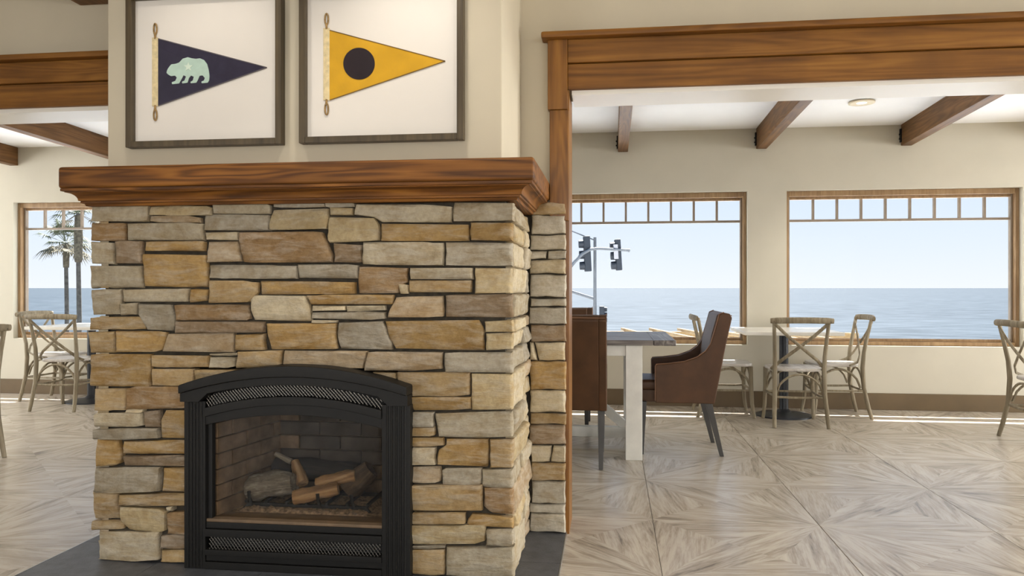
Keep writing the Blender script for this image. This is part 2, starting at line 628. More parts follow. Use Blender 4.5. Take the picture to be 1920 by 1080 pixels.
# white painted soffits of the two openings
b = MB().box(-0.18, 5.4, YW - .005, YB + .01, 1.965, 1.992)
structure('trim_soffit_right', b, 'soffit', 'white painted underside of the wide opening beside the fireplace')
b = MB().box(-7.0, -2.26, YW - .005, YB + .01, 1.965, 1.992)
structure('trim_soffit_left', b, 'soffit', 'white painted underside of the far opening behind the chimney breast')
structure('ceiling', MB().box(XL, XR, YBACK, YB, CZ, CZ + .1), 'ceiling', 'white ceiling of the fireplace room')
b = MB().prism([(XL, YB, cz(YB)), (XL, YN + .2, cz(YN + .2)), (XL, YN + .2, cz(YN) + .15), (XL, YB, cz(YB) + .15)], (XR - XL, 0, 0))
structure('ceiling_sunroom', b, 'ceiling', 'white sloping ceiling of the window room')

b = MB()
for (x0, x1, z0, z1) in ((XL, XR, 0, .7), (XL, XR, 2.4, CZ), (XL, -5.9, .7, 2.4), (-3.3, -1.3, .7, 2.4), (1.3, 3.3, .7, 2.4), (5.9, XR, .7, 2.4)):
    b.box(x0, x1, YBACK - .15, YBACK, z0, z1)
structure('wall_back', b, 'wall_near', 'warm grey wall with windows behind the viewer')
b = MB().box(XR, XR + .15, YBACK, 1.1, 0, CZ)
b.box(XR, XR + .15, 3.3, YB, 0, CZ)
b.box(XR, XR + .15, 1.1, 3.3, 0, .7)
b.box(XR, XR + .15, 1.1, 3.3, 2.4, CZ)
for (y0, y1, z0, z1) in ((YB, YN + .2, 0, .6), (YB, YN + .2, 2.2, CZ), (YB, 4.35, .6, 2.2), (6.75, YN + .2, .6, 2.2)):
    b.box(XR, XR + .15, y0, y1, z0, z1)
structure('wall_right', b, 'wall_sun', 'beige end wall past the right tables')
b = MB().box(XL - .15, XL, YBACK, YB, 0, CZ)
for (y0, y1, z0, z1) in ((YB, YN + .2, 0, .6), (YB, YN + .2, 2.2, CZ), (YB, 4.35, .6, 2.2), (6.75, YN + .2, .6, 2.2)):
    b.box(XL - .15, XL, y0, y1, z0, z1)
structure('wall_left', b, 'wall_sun', 'beige end wall past the left tables')

# ---- window wall with real openings
WINS = [(-6.22, -4.21), (-3.30, -1.29), (-0.77, 1.24), (1.587, 3.60), (3.95, 5.96)]
WZ0, WZ1 = 0.575, 1.995
WT = 0.20
b = MB()
b.box(XL, XR, YN, YN + WT, 0, WZ0)
b.box(XL, XR, YN, YN + WT, WZ1, 2.75)
xs = [XL] + [v for w in WINS for v in w] + [XR]
for i in range(0, len(xs), 2):
    b.box(xs[i], xs[i + 1], YN, YN + WT, WZ0, WZ1)
structure('wall_window', b, 'wall_sun', 'beige wall with large wood framed sea view windows')
structure('baseboard_window', MB().box(XL, XR, YN - .018, YN + .01, 0, 0.15), 'baseboard',
          'taupe baseboard along the foot of the window wall', bevel=0.004)
wlabels = ['large picture window looking out to two palm trees', 'picture window hidden behind the chimney breast',
           'large picture window looking out to the traffic signals', 'large picture window with unbroken sea view beside the small table',
           'large picture window past the end chair']
for i, (x0, x1) in enumerate(WINS):
    w = link('window_%d' % (i + 1), None)
    tag(w, wlabels[i], kind='structure')
    ya = YN + .06
    fw = 0.032
    for nm, a in (('frame_side', (x0, x0 + fw, ya, ya + .1, WZ0, WZ1)), ('frame_side', (x1 - fw, x1, ya, ya + .1, WZ0, WZ1)),
                  ('frame_head', (x0 + fw, x1 - fw, ya, ya + .1, WZ1 - .05, WZ1)),
                  ('frame_sill', (x0 + fw, x1 - fw, ya, ya + .1, WZ0, WZ0 + .035))):
        MB().box(*a).build(nm, 'window_wood', w, bevel=0.005)
    f2 = fw + .018
    for nm, a in (('sash_side', (x0 + fw, x0 + f2, ya + .05, ya + .095, WZ0 + .035, WZ1 - .05)),
                  ('sash_side', (x1 - f2, x1 - fw, ya + .05, ya + .095, WZ0 + .035, WZ1 - .05)),
                  ('sash_rail', (x0 + f2, x1 - f2, ya + .05, ya + .095, WZ1 - .075, WZ1 - .05)),
                  ('sash_rail', (x0 + f2, x1 - f2, ya + .05, ya + .095, WZ0 + .035, WZ0 + .06))):
        MB().box(*a).build(nm, 'muntin' if nm == 'sash_side' else 'window_wood', w, bevel=0.004)
    zm = 1.725
    gz0, gz1, gx0, gx1 = WZ0 + .06, WZ1 - .075, x0 + f2, x1 - f2
    MB().box(gx0, gx1, ya + .055, ya + .085, zm - .011, zm + .011).build('muntin', 'muntin', w)
    nl = 9
    for k in range(1, nl):
        xm = gx0 + (gx1 - gx0) * k / nl
        MB().box(xm - .010, xm + .010, ya + .056, ya + .084, zm + .011, gz1).build('muntin', 'muntin', w)
    MB().box(gx0, gx1, ya + .068, ya + .072, gz0, zm - .011).build('pane', 'glass', w)
    for k in range(nl):
        xa, xb = gx0 + (gx1 - gx0) * k / nl, gx0 + (gx1 - gx0) * (k + 1) / nl
        MB().box(xa + (.01 if k else 0), xb - (.01 if k < nl - 1 else 0), ya + .068, ya + .072, zm + .011, gz1).build('pane', 'glass', w)

# ---- cased openings
def opening(name, label, x0, x1, side):
    t = link(name, None)
    tag(t, label, kind='structure')
    p = lambda nm, a, mat='trim_x', bv=0.004: MB().box(*a).build(nm, mat, t, bevel=bv)
    p('lower_board', (x0, x1, YW - .03, YW, 1.985, 2.098))
    p('upper_board', (x0, x1, YW - .045, YW, 2.100, 2.203))
    if side == 'R':
        p('cap', (x0 - .115, x1 + .1, YW - .085, YW, 2.203, 2.232), bv=0.008)
        p('casing_block', (x0 - .088, x0, YW - .052, YW, 1.893, 2.203), 'trim_z')
        p('casing', (x0 - .080, x0 + .004, YW - .042, YW, 1.40, 1.893), 'trim_z')
        p('jamb', (x0 - .012, x0 + .006, YW - .02, YB + .01, 0, 1.985), 'trim_z', 0.002)
    else:
        p('cap', (x0 - .1, x1 + .115, YW - .085, YW, 2.203, 2.232), bv=0.008)
        p('casing_block', (x1, x1 + .088, YW - .052, YW, 1.893, 2.203), 'trim_z')
        p('casing', (x1 - .004, x1 + .080, YW - .042, YW, 0.0, 1.893), 'trim_z')
        p('jamb', (x1 - .006, x1 + .012, YW - .02, YB + .01, 0, 1.985), 'trim_z', 0.002)
    return t


opening('trim_1', 'stained wood header and casing of the opening to the brown chairs', -0.197, 5.3, 'R')
opening('trim_2', 'stained wood header above the opening towards the palm tree window', -6.9, -2.243, 'L')

# ---- ceiling beams of the sunroom
for k in (-5, -4, -3, -2, -1, 0, 1, 2, 3, 4):
    xc = 0.10 + 1.262 * k
    t = thing('ceiling_beam', 'dark stained wooden ceiling beam running to the window wall', 'beam', (xc, YN, 0),
              group='exposed beams under the sloping white ceiling')
    hw = 0.047
    za, zb = CN - .19, cz(YB) - .19
    d = YB - YN
    MB().prism([(-hw, 0, za), (-hw, d, zb), (-hw, d, zb + .19 + .002), (-hw, 0, za + .19 + .002)], (2 * hw, 0, 0)).build('timber', 'beam', t, bevel=0.006)
    br = MB().box(-hw - .012, -hw, -.03, -.002, za + .03, za + .15)
    br.build('bracket', 'iron', t)
    for zz in (.06, .10):
        MB().tube([(-hw - .02, -.018, za + zz), (-hw - .004, -.018, za + zz)], .008, 6).build('bolt', 'iron', t)

# beam of the near room, its end showing above the far header
t = thing('room_beam', 'dark wooden beam end high on the wall beside the chimney breast', 'beam', (-2.46, YW, 2.48))
MB().box(-.12, .12, -8.0, -.001, 0, CZ - 2.48).build('timber', 'beam', t, bevel=0.006)


# ================================================================== LAMPS
def downlight(x, y, z, energy, label, grp, tilt=(0, 0, -1), size=math.radians(110), col=(1.0, 0.93, 0.83), blend=0.6):
    t = thing('recessed_light', label, 'light', (x, y, z), group=grp)
    MB().lathe([(.075, -.002), (.10, -.004), (.10, -.014), (.085, -.018), (.074, -.012)], n=28).build('trim_ring', 'lamp_ring', t, smooth=40)
    MB().lathe([(.0735, -.004), (.0735, -.010), (.03, -.0125)], n=28).build('lens', 'lamp', t, smooth=40)
    d = bpy.data.lights.new('recessed_light_bulb', 'SPOT')
    d.energy, d.color, d.spot_size, d.spot_blend, d.shadow_soft_size = energy, col, size, blend, 0.06
    o = link('recessed_light_bulb', d, t)
    o.location = (0, 0, -.05)
    o.rotation_euler = Vector(tilt).to_track_quat('-Z', 'Y').to_euler()
    return t


downlight(1.98, 6.5, cz(6.5), 45, 'round recessed light between two ceiling beams', None)
for x_ in (-6.8, -4.3, -1.8, 4.5, 6.9):  # unseen downlights added to brighten the window room
    downlight(x_ + (.0 if x_ != -1.8 else .03), 5.4, cz(5.4), 50, 'added recessed ceiling light above the dining tables, out of view', 'added window room recessed lights')
for x_ in (-4.6, -3.1, 1.3, 3.4):  # out of view, added to light the fireplace room
    downlight(x_, 1.2, CZ, 60, 'added recessed light in the fireplace room ceiling, out of view', 'added fireplace room recessed lights')
downlight(-1.55, 2.25, CZ, 15, 'recessed spotlight aimed at the bear pennant', None, (0, .55, -1), math.radians(75), blend=0.9)
downlight(-0.72, 2.25, CZ, 26, 'recessed spotlight aimed at the yellow pennant', None, (0, .55, -1), math.radians(75), blend=0.9)


# ================================================================== FIREPLACE STONEWORK
fp = thing('stone_fireplace', 'fireplace surround of stacked tan and grey ledge stones', 'fireplace', (0, 0, 0))
PAL = {'G': (182, 172, 150), 'B': (190, 172, 134), 'O': (168, 136, 84), 'T': (172, 146, 104), 'R': (152, 122, 86),
       'D': (136, 116, 94), 'C': (212, 200, 172), 'W': (196, 192, 180), 'K': (164, 158, 144), 'P': (178, 158, 130)}
for k_ in PAL:      # the veneer is one family of tans
    PAL[k_] = tuple(.78 * a + .22 * c for a, c in zip(PAL[k_], (174, 154, 118)))


def stone_mesh(poly, proud, seed):
    """poly: y-monotone outline as (u, z); front looks towards -Y (local). A rough faced block with rounded arrises."""
    zs = [p[1] for p in poly]
    z0, z1 = min(zs), max(zs)
    us = [p[0] for p in poly]
    wd, ht = max(us) - min(us), z1 - z0

    def span(z):
        hit = []
        n = len(poly)
        for i in range(n):
            (ua, za), (ub, zb) = poly[i], poly[(i + 1) % n]
            if abs(za - zb) < 1e-7:
                continue
            if min(za, zb) <= z <= max(za, zb):
                hit.append(ua + (ub - ua) * (z - za) / (zb - za))
        return min(hit), max(hit)
    nv = max(3, min(9, int(ht / .022) + 2))
    nu = max(4, min(16, int(wd / .026) + 2))
    bev = min(.012, ht * .22)
    # rows and columns, with a thin rounded edge band
    tv = [0, bev / ht * .35, bev / ht] + [bev / ht + (1 - 2 * bev / ht) * i / (nv - 1) for i in range(1, nv - 1)] + [1 - bev / ht, 1 - bev / ht * .35, 1]
    bu = min(.3, bev / max(wd, .02))
    tu = [0, bu * .35, bu] + [bu + (1 - 2 * bu) * i / (nu - 1) for i in range(1, nu - 1)] + [1 - bu, 1 - bu * .35, 1]
    off = Vector((seed * 3.17, seed * 1.31, seed * 7.7))
    tiltu, tiltv = random.uniform(-.006, .006), random.uniform(-.008, .008)
    vs, fs = [], []
    NV, NU = len(tv), len(tu)
    for j, v in enumerate(tv):
        z = z0 + ht * v
        ua, ub = span(min(max(z, z0 + 1e-5), z1 - 1e-5))
        for i, u in enumerate(tu):
            x = ua + (ub - ua) * u
            ed = min(min(v, 1 - v) * ht, min(u, 1 - u) * wd) / bev
            k = min(1.0, ed)
            rnd = math.sqrt(max(0, 1 - (1 - k) ** 2))
            nz = noise.noise(Vector((x * 14, z * 20, 0)) + off) * .009 + noise.noise(Vector((x * 40, z * 60, 3)) + off) * .004
            y = -(proud + nz * k + tiltu * (u - .5) * 2 + tiltv * (v - .5) * 2) * 1.0 + (1 - rnd) * bev
            jx = noise.noise(Vector((z * 30, 9.1, u)) + off) * .005
            jz = noise.noise(Vector((x * 18, 5.3, v)) + off) * .0055
            vs.append((x + jx, y, z + jz))
    for j in range(NV - 1):
        for i in range(NU - 1):
            a = j * NU + i
            fs.append((a, a + 1, a + NU + 1, a + NU))
    loop = [i for i in range(NU)] + [j * NU + NU - 1 for j in range(1, NV)] + [(NV - 1) * NU + i for i in range(NU - 2, -1, -1)] + [j * NU for j in range(NV - 2, 0, -1)]
    o = len(vs)
    for i in loop:
        vs.append((vs[i][0], .040, vs[i][2]))
    n = len(loop)
    for i in range(n):
        fs.append((loop[i], o + i, o + (i + 1) % n, loop[(i + 1) % n]))
    mb = MB()
    mb.add(vs, fs)
    return mb.mesh('stone', 'stone', smooth=50)


def make_stone(poly, proud, color, loc, rz=0.0):
    cu = sum(p[0] for p in poly) / len(poly)
    czz = sum(p[1] for p in poly) / len(poly)
    pts = [(p[0] - cu, p[1] - czz) for p in poly]
    o = link('stone', stone_mesh(pts, proud, random.random() * 50), fp)
    R = Matrix.Rotation(rz, 4, 'Z')
    o.location = Vector(loc) + R @ Vector((cu, 0, czz))
    o.rotation_euler = (0, 0, rz)
    c = PAL[color]
    k = random.uniform(.93, 1.06)
    o.color = lin(tuple(min(255, q * k) for q in c))
    return o


CROP = {'A': (150, 370, 500 / 1543), 'B': (560, 370, 520 / 1605), 'C': (150, 700, 370 / 1052), 'D': (720, 700, 370 / 1052)}
def R4(a, b_, c, d):
    return [(a, b_), (c, b_), (c, d), (a, d)]


front = [
 ('A', 'G', R4(62, 42, 398, 140)), ('A', 'B', R4(402, 47, 758, 105)), ('A', 'G', R4(767, 40, 1098, 95)),
 ('A', 'K', R4(1116, 34, 1413, 60)), ('A', 'P', R4(412, 110, 698, 144)), ('A', 'K', R4(714, 100, 1096, 194)),
 ('A', 'B', [(1112, 72), (1435, 66), (1428, 186), (1100, 192), (1095, 160)]),
 ('A', 'R', R4(62, 146, 260, 254)), ('A', 'G', R4(269, 149, 714, 247)), ('A', 'C', R4(724, 202, 916, 247)),
 ('A', 'R', [(928, 200), (1405, 197), (1458, 330), (1458, 378), (946, 376), (920, 240)]),
 ('A', 'G', R4(62, 260, 198, 388)), ('A', 'D', R4(206, 250, 358, 384)), ('A', 'O', R4(372, 256, 720, 310)),
 ('A', 'O', R4(360, 328, 734, 521)), ('A', 'P', [(735, 254), (914, 252), (940, 376), (730, 378)]),
 ('A', 'G', R4(62, 393, 355, 524)), ('A', 'K', R4(742, 390, 1256, 473)), ('A', 'K', R4(1260, 388, 1607, 472)),
 ('A', 'G', R4(62, 530, 240, 682)), ('A', 'G', R4(247, 528, 626, 606)), ('A', 'O', R4(634, 531, 735, 604)),
 ('A', 'T', [(748, 482), (1034, 484), (1030, 550), (975, 610), (748, 610)]), ('A', 'O', R4(1040, 485, 1594, 560)),
 ('A', 'G', R4(235, 611, 326, 684)), ('A', 'K', [(335, 616), (528, 618), (552, 720), (545, 768), (395, 764), (332, 680)]),
 ('A', 'R', [(540, 621), (972, 619), (980, 710), (552, 714)]), ('A', 'D', R4(552, 720, 1062, 784)),
 ('A', 'C', [(985, 567), (1300, 570), (1335, 640), (1335, 717), (1000, 714), (980, 640)]),
 ('A', 'T', R4(62, 689, 384, 767)), ('A', 'T', R4(62, 772, 201, 902)),
 ('A', 'O', [(206, 772), (500, 780), (474, 894), (210, 898)]), ('A', 'P', [(512, 784), (892, 786), (888, 898), (484, 890)]),
 ('A', 'O', R4(895, 793, 1068, 884)), ('A', 'O', [(1074, 727), (1480, 728), (1482, 880), (1100, 878)]),
 ('A', 'O', R4(62, 906, 406, 1092)), ('A', 'T', R4(404, 912, 743, 986)), ('A', 'C', R4(747, 902, 910, 919)),
 ('A', 'G', R4(747, 923, 892, 986)), ('A', 'T', [(912, 893), (1170, 890), (1158, 985), (900, 985)]),
 ('A', 'P', [(1176, 888), (1662, 888), (1640, 990), (1164, 986)]), ('A', 'T', R4(411, 992, 663, 1090)), ('A', 'T', R4(666, 992, 900, 1090)),
 ('B', 'K', R4(155, 32, 320, 55)), ('B', 'B', R4(176, 60, 315, 105)),
 ('B', 'G', [(335, 44), (888, 44), (886, 147), (480, 147), (428, 112), (322, 110)]),
 ('B', 'G', R4(895, 32, 1240, 140)),
 ('B', 'B', [(172, 114), (430, 116), (466, 165), (464, 258), (182, 261), (160, 230)]),
 ('B', 'O', R4(474, 154, 987, 251)), ('B', 'O', R4(994, 146, 1238, 254)), ('B', 'D', R4(205, 266, 364, 381)),
 ('B', 'G', R4(371, 259, 838, 394)), ('B', 'K', R4(850, 260, 1235, 400)),
 ('B', 'R', [(346, 403), (630, 406), (625, 492), (584, 500), (582, 552), (344, 556)]),
 ('B', 'G', R4(646, 406, 1008, 474)), ('B', 'T', R4(636, 480, 1000, 554)), ('B', 'C', R4(586, 503, 631, 561)),
 ('B', 'B', R4(1020, 406, 1232, 558)), ('B', 'O', [(46, 563), (548, 563), (540, 620), (70, 620)]),
 ('B', 'C', R4(76, 627, 271, 655)), ('B', 'C', R4(275, 627, 504, 656)), ('B', 'K', R4(76, 661, 499, 704)), ('B', 'C', R4(78, 710, 219, 729)),
 ('B', 'P', [(562, 571), (837, 571), (837, 697), (514, 697), (532, 630)]), ('B', 'D', R4(850, 563, 1235, 697)),
 ('B', 'K', [(228, 718), (484, 716), (538, 840), (540, 880), (238, 880), (218, 800)]),
 ('B', 'O', [(500, 713), (1042, 712), (1072, 775), (1070, 886), (560, 880), (522, 815)]),
 ('B', 'B', R4(1076, 713, 1245, 779)), ('B', 'B', R4(1082, 786, 1238, 884)),
 ('B', 'P', [(402, 894), (828, 894), (832, 1000), (380, 1002)]), ('B', 'K', R4(844, 896, 1238, 1010)),
 ('B', 'T', R4(430, 1014, 560, 1080)), ('B', 'T', R4(566, 1013, 990, 1152)), ('B', 'B', R4(999, 1020, 1236, 1230)),
 ('D', 'O', R4(100, 126, 464, 197)), ('D', 'K', R4(100, 206, 266, 286)), ('D', 'G', [(270, 208), (690, 206), (690, 341), (290, 340)]),
 ('D', 'T', R4(100, 289, 271, 334)), ('D', 'O', R4(100, 343, 317, 391)), ('D', 'G', R4(100, 394, 277, 486)),
 ('D', 'O', [(330, 349), (557, 351), (554, 497), (282, 488), (292, 405), (328, 396)]), ('D', 'T', R4(564, 351, 696, 502)),
 ('D', 'P', R4(100, 498, 304, 584)), ('D', 'K', R4(310, 503, 522, 600)), ('D', 'G', R4(526, 509, 697, 604)),
 ('D', 'T', R4(100, 594, 526, 731)), ('D', 'R', [(533, 607), (697, 607), (697, 758), (580, 752), (533, 722)]),
 ('D', 'T', R4(100, 739, 436, 800)), ('D', 'O', [(470, 749), (697, 765), (697, 829), (440, 808), (445, 780)]),
 ('D', 'B', R4(100, 807, 539, 911)), ('D', 'G', R4(543, 832, 697, 920)), ('D', 'K', R4(100, 918, 325, 936)),
 ('D', 'T', R4(100, 940, 322, 1086)), ('D', 'G', R4(329, 926, 700, 1098)),
 ('C', 'T', R4(82, 77, 246, 200)), ('C', 'R', R4(249, 72, 620, 187)), ('C', 'C', R4(243, 191, 339, 209)),
 ('C', 'G', R4(76, 210, 337, 284)), ('C', 'D', R4(343, 196, 424, 290)),
 ('C', 'O', [(466, 195), (620, 195), (620, 349), (430, 349), (432, 250)]), ('C', 'K', R4(66, 292, 424, 349)),
 ('C', 'O', [(95, 349), (200, 352), (226, 420), (215, 488), (98, 491), (90, 420)]), ('C', 'O', R4(234, 357, 620, 430)),
 ('C', 'D', R4(236, 436, 620, 490)), ('C', 'K', R4(77, 500, 431, 631)), ('C', 'O', R4(439, 503, 620, 630)),
 ('C', 'T', R4(73, 634, 206, 777)), ('C', 'T', R4(212, 640, 620, 703)),
 ('C', 'B', [(212, 710), (458, 726), (456, 840), (420, 850), (262, 840), (206, 780)]), ('C', 'C', R4(464, 710, 500, 735)),
 ('C', 'R', R4(462, 740, 620, 858)), ('C', 'T', R4(61, 784, 231, 836)), ('C', 'G', R4(97, 844, 424, 1000)),
 ('C', 'D', R4(428, 864, 620, 936)), ('C', 'T', R4(431, 940, 620, 1008)),
]
for cr, colr, pts in front:
    ox, oy, sc = CROP[cr]
    P = [onY(ox + a * sc, oy + b_ * sc, YF) for a, b_ in pts]
    poly = [(p.x, max(p.z, 0.010)) for p in P]
    poly = [(min(u, FPX1 + random.uniform(-.006, .004)) if u > FPX1 - .035 else u, z) for u, z in poly]
    big = max(p[0] for p in poly) - min(p[0] for p in poly)
    make_stone(poly, random.uniform(0.0, .012), colr, (0, YF, 0))

# side face towards the dining opening: the courses of the corner stones carried round
side_rows = [('B', 32, 140, 'G'), ('B', 146, 254, 'B'), ('B', 260, 400, 'C'), ('B', 406, 558, 'C'), ('B', 563, 697, 'G'), ('B', 713, 779, 'C'),
             ('B', 786, 884, 'C'), ('B', 896, 1010, 'G'), ('B', 1020, 1230, 'C'), ('D', 206, 341, 'G'), ('D', 351, 502, 'B'), ('D', 509, 604, 'G'),
             ('D', 607, 758, 'P'), ('D', 765, 829, 'B'), ('D', 832, 920, 'C'), ('D', 926, 1098, 'G')]
yend = 3.44
for cr, a, b_, colr in side_rows:
    ox, oy, sc = CROP[cr]
    z1 = onY(966, oy + a * sc, YF).z
    z0 = max(.012, onY(966, oy + b_ * sc, YF).z)
    cut = random.uniform(.22, .42)
    spans = [(YF + .034, YF + cut), (YF + cut + .008, yend)]
    for q, (ya, yb) in enumerate(spans):
        zz = [(z0, z1)] if not (q and z1 - z0 > .12) else [(z0, (z0 + z1) / 2 - .004), ((z0 + z1) / 2 + .004, z1)]
        for za, zb in zz:
            make_stone([(ya, zb), (yb, zb), (yb, za), (ya, za)], random.uniform(0, .012), colr if not q else random.choice('GBPKC'),
                       (FPX1 - .006, 0, 0), math.pi / 2)
# left flank (courses, mostly hidden from here)
z = .012
while z < 1.40:
    hh = min(random.uniform(.07, .13), 1.425 - z)
    y = YF
    while y < 3.40:
        ln = min(random.uniform(.18, .32), 3.44 - y)
        make_stone([(-y - ln, z + hh - .007), (-y - .006, z + hh - .007), (-y - .006, z), (-y - ln, z)], random.uniform(0, .010),
                   random.choice('GBTKOP'), (FPX0 + .03, 0, 0), -math.pi / 2)
        y += ln
    z += hh
# narrow wing between the fireplace flank and the opening
YWG = YW - .045
wing = [('B', 27, 99, 'T', 0), ('B', 104, 212, 'W', 0), ('B', 218, 305, 'W', 0), ('B', 310, 356, 'W', 1), ('B', 361, 440, 'C', 0), ('B', 447, 578, 'W', 0),
        ('B', 586, 630, 'W', 0), ('B', 637, 735, 'W', 0), ('B', 740, 834, 'D', 0), ('B', 841, 944, 'C', 2), ('B', 949, 1112, 'O', 0),
        ('D', 93, 208, 'C', 0), ('D', 216, 270, 'T', 0), ('D', 275, 379, 'D', 0), ('D', 386, 475, 'C', 3), ('D', 482, 571, 'T', 0), ('D', 577, 694, 'W', 0),
        ('D', 699, 744, 'W', 0), ('D', 749, 852, 'W', 0)]
wx0, wx1 = onY(992, 700, YWG).x, -0.2035
for cr, a, b_, colr, cut in wing:
    ox, oy, sc = CROP[cr]
    z1 = onY(1030, oy + a * sc, YWG).z
    z0 = max(.012, onY(1030, oy + b_ * sc, YWG).z)
    xa, xb = wx0 + random.uniform(0, .012), wx1 - random.uniform(0, .004)
    if not cut:
        make_stone([(xa, z1), (xb, z1), (xb, z0), (xa, z0)], random.uniform(0, .008), colr, (0, YWG, 0))
    else:
        m1, m2 = {1: (.52, .48), 2: (.12, .24), 3: (.64, .56)}[cut]
        ua, ub = xa + (xb - xa) * m1, xa + (xb - xa) * m2
        make_stone([(xa, z1), (ua - .003, z1), (ub - .003, z0), (xa, z0)], .002, colr, (0, YWG, 0))
        make_stone([(ua + .003, z1), (xb, z1), (xb, z0), (ub + .003, z0)], .004, colr, (0, YWG, 0))
# mortar core, left hollow for the firebox
b = MB()
b.box(FPX0 + .045, -1.665, YF + .022, 3.455, 0.0, 1.43)
b.box(-.815, FPX1 - .035, YF + .022, 3.455, 0.0, 1.43)
b.box(-1.665, -.815, YF + .022, 3.455, .80, 1.43)
b.box(wx0 - .03, wx1 - .012, YWG + .02, YW - .002, 0.0, 1.425)
b.build('mortar_core', 'mortar', fp)

# ================================================================== MANTEL
MX0, MX1, MY0 = -2.156, -0.279, 2.775
mt = thing('fireplace_mantel', 'oak mantel shelf with moulded underside on the stone fireplace', 'mantel', (0, 0, 1.43))
zt, zs_ = 1.575 - 1.43, 1.490 - 1.43
# shelf as three mitred boards plus the top board
b = MB().box(MX0, MX1, MY0, YW - .002, zs_, zt)
b.build('shelf', 'oak_x', mt, bevel=0.012, seg=3)


def mantel_profile():
    # (outward offset from the stone, height) from the top of the moulding down
    pr = [(.070, zs_), (.070, zs_ - .010), (.060, zs_ - .012)]
    for i in range(7):
        a = i / 6 * math.pi / 2
        pr.append((.060 - .034 * math.sin(a), zs_ - .014 - .030 * (1 - math.cos(a))))
    pr += [(.020, zs_ - .046), (.020, zs_ - .053), (.010, zs_ - .055), (.006, zs_ - .064), (-.035, zs_ - .064), (-.035, zs_)]
    return pr


pr = mantel_profile()
bx0, bx1, by = FPX0 - .002, FPX1 + .008, YF - .016
rings = []
for path in ((bx0, YW - .004, -1, 0), (bx0, by, -1, -1), (bx1, by, 1, -1), (bx1, YW - .004, 1, 0)):
    rings.append([(path[0] + o_ * path[2], path[1] + o_ * path[3], z_) for o_, z_ in pr])
for i, (nm, mat_) in enumerate((('moulding', 'oak_y'), ('moulding', 'oak_x'), ('moulding', 'oak_y'))):
    b = MB()
    n = len(pr)
    b.add(rings[i] + rings[i + 1], [tuple(range(n)), tuple(range(n, 2 * n))[::-1]] + [(k, (k + 1) % n, n + (k + 1) % n, n + k) for k in range(n)])
    b.build(nm, mat_, mt, smooth=30)

# ================================================================== HEARTH
he = thing('slate_hearth', 'dark slate tiled hearth on the floor around the stone fireplace', 'hearth', (0, 0, 0))
HX0, HX1, HY0, HY1 = -2.245, -0.204, 2.30, YWG + .03
MB().box(HX0, HX1, HY0, HY1, 0.0, .006).build('bed', 'mortar', he)
xs = [HX0, -1.79, -1.33, -.87, -.41, HX1]
for i in range(5):
    for (ya, yb) in ((HY0, 2.62), (2.62, 3.06), (3.06, HY1)):
        if 1 <= i <= 3 and ya > 3:
            continue
        MB().box(xs[i] + .001, xs[i + 1] - .001, ya + .001, yb - .001, .004, .0095).build('slate', 'slate', he)
MB().box(HX1, HX1 + .004, HY0, HY1, 0, .010).build('edge_strip', 'metal_trim', he)
MB().box(HX0 - .004, HX0, HY0, HY1, 0, .010).build('edge_strip', 'metal_trim', he)

# ================================================================== GAS INSERT
EC = (340, 670, 450 / 1185)
YI = 2.835


def E(cx, cy, Y=YI):
    p = onY(EC[0] + cx * EC[2], EC[1] + cy * EC[2], Y)
    return p.x, p.z


ins = thing('fireplace_insert', 'black arched iron gas fireplace insert with fluted columns', 'fireplace', (0, 0, .0096))
ZI = .0096


def arc(l, m, r, n=25, Y=YI):
    """parabola through three crop points, as (x, z) points of the insert's plane"""
    (x0, z0), (x1, z1), (x2, z2) = E(*l, Y), E(*m, Y), E(*r, Y)
    x1 = (x0 + x2) / 2
    out = []
    for i in range(n):
        x = x0 + (x2 - x0) * i / (n - 1)
        L0 = (x - x1) * (x - x2) / ((x0 - x1) * (x0 - x2))
        L1 = (x - x0) * (x - x2) / ((x1 - x0) * (x1 - x2))
        L2 = (x - x0) * (x - x1) / ((x2 - x0) * (x2 - x1))
        out.append((x, z0 * L0 + z1 * L1 + z2 * L2))
    return out


def slab(pts, y0, y1, name, mat, bevel=0.003, parent=ins, seg=2):
    b = MB().prism([(x, y0, z - ZI) for x, z in pts], (0, y1 - y0, 0))
    return b.build(name, mat, parent, bevel=bevel, seg=seg)


def band(up, lo, y0, y1, name, mat, bevel=0.003, parent=ins):
    b = MB()
    n = len(up)
    vs = []
    for (xa, za), (xb, zb) in zip(up, lo):
        vs += [(xa, y0, za - ZI), (xb, y0, zb - ZI), (xa, y1, za - ZI), (xb, y1, zb - ZI)]
    fs = []
    for i in range(n - 1):
        a, c = i * 4, i * 4 + 4
        fs += [(a, a + 1, c + 1, c), (a + 2, c + 2, c + 3, a + 3), (a, c, c + 2, a + 2), (a + 1, a + 3, c + 3, c + 1)]
    fs += [(0, 2, 3, 1), (4 * n - 4, 4 * n - 3, 4 * n - 1, 4 * n - 2)]
    b.add(vs, fs)
    return b.build(name, mat, parent, bevel=bevel)


xl, xr = E(22, 500)[0], E(1134, 500)[0]
xli, xri = E(126, 500)[0], E(994, 500)[0]
zhb = (E(22, 215)[1] + E(1128, 232)[1]) / 2
ztop_end = E(22, 130)[1]
outer = arc((20, 130), (570, 36), (1130, 138))
groove = arc((20, 172), (570, 92), (1130, 184))
meshtop = arc((20, 205), (560, 132), (1130, 228))
band(outer, groove, YI - .055, YF + .03, 'hood', 'iron', .005)
low = [(x, zhb if (x < xli or x > xri) else max(z, zhb)) for x, z in meshtop]
band(groove, low, YI - .040, YF + .03, 'hood_lip', 'iron', .0015)
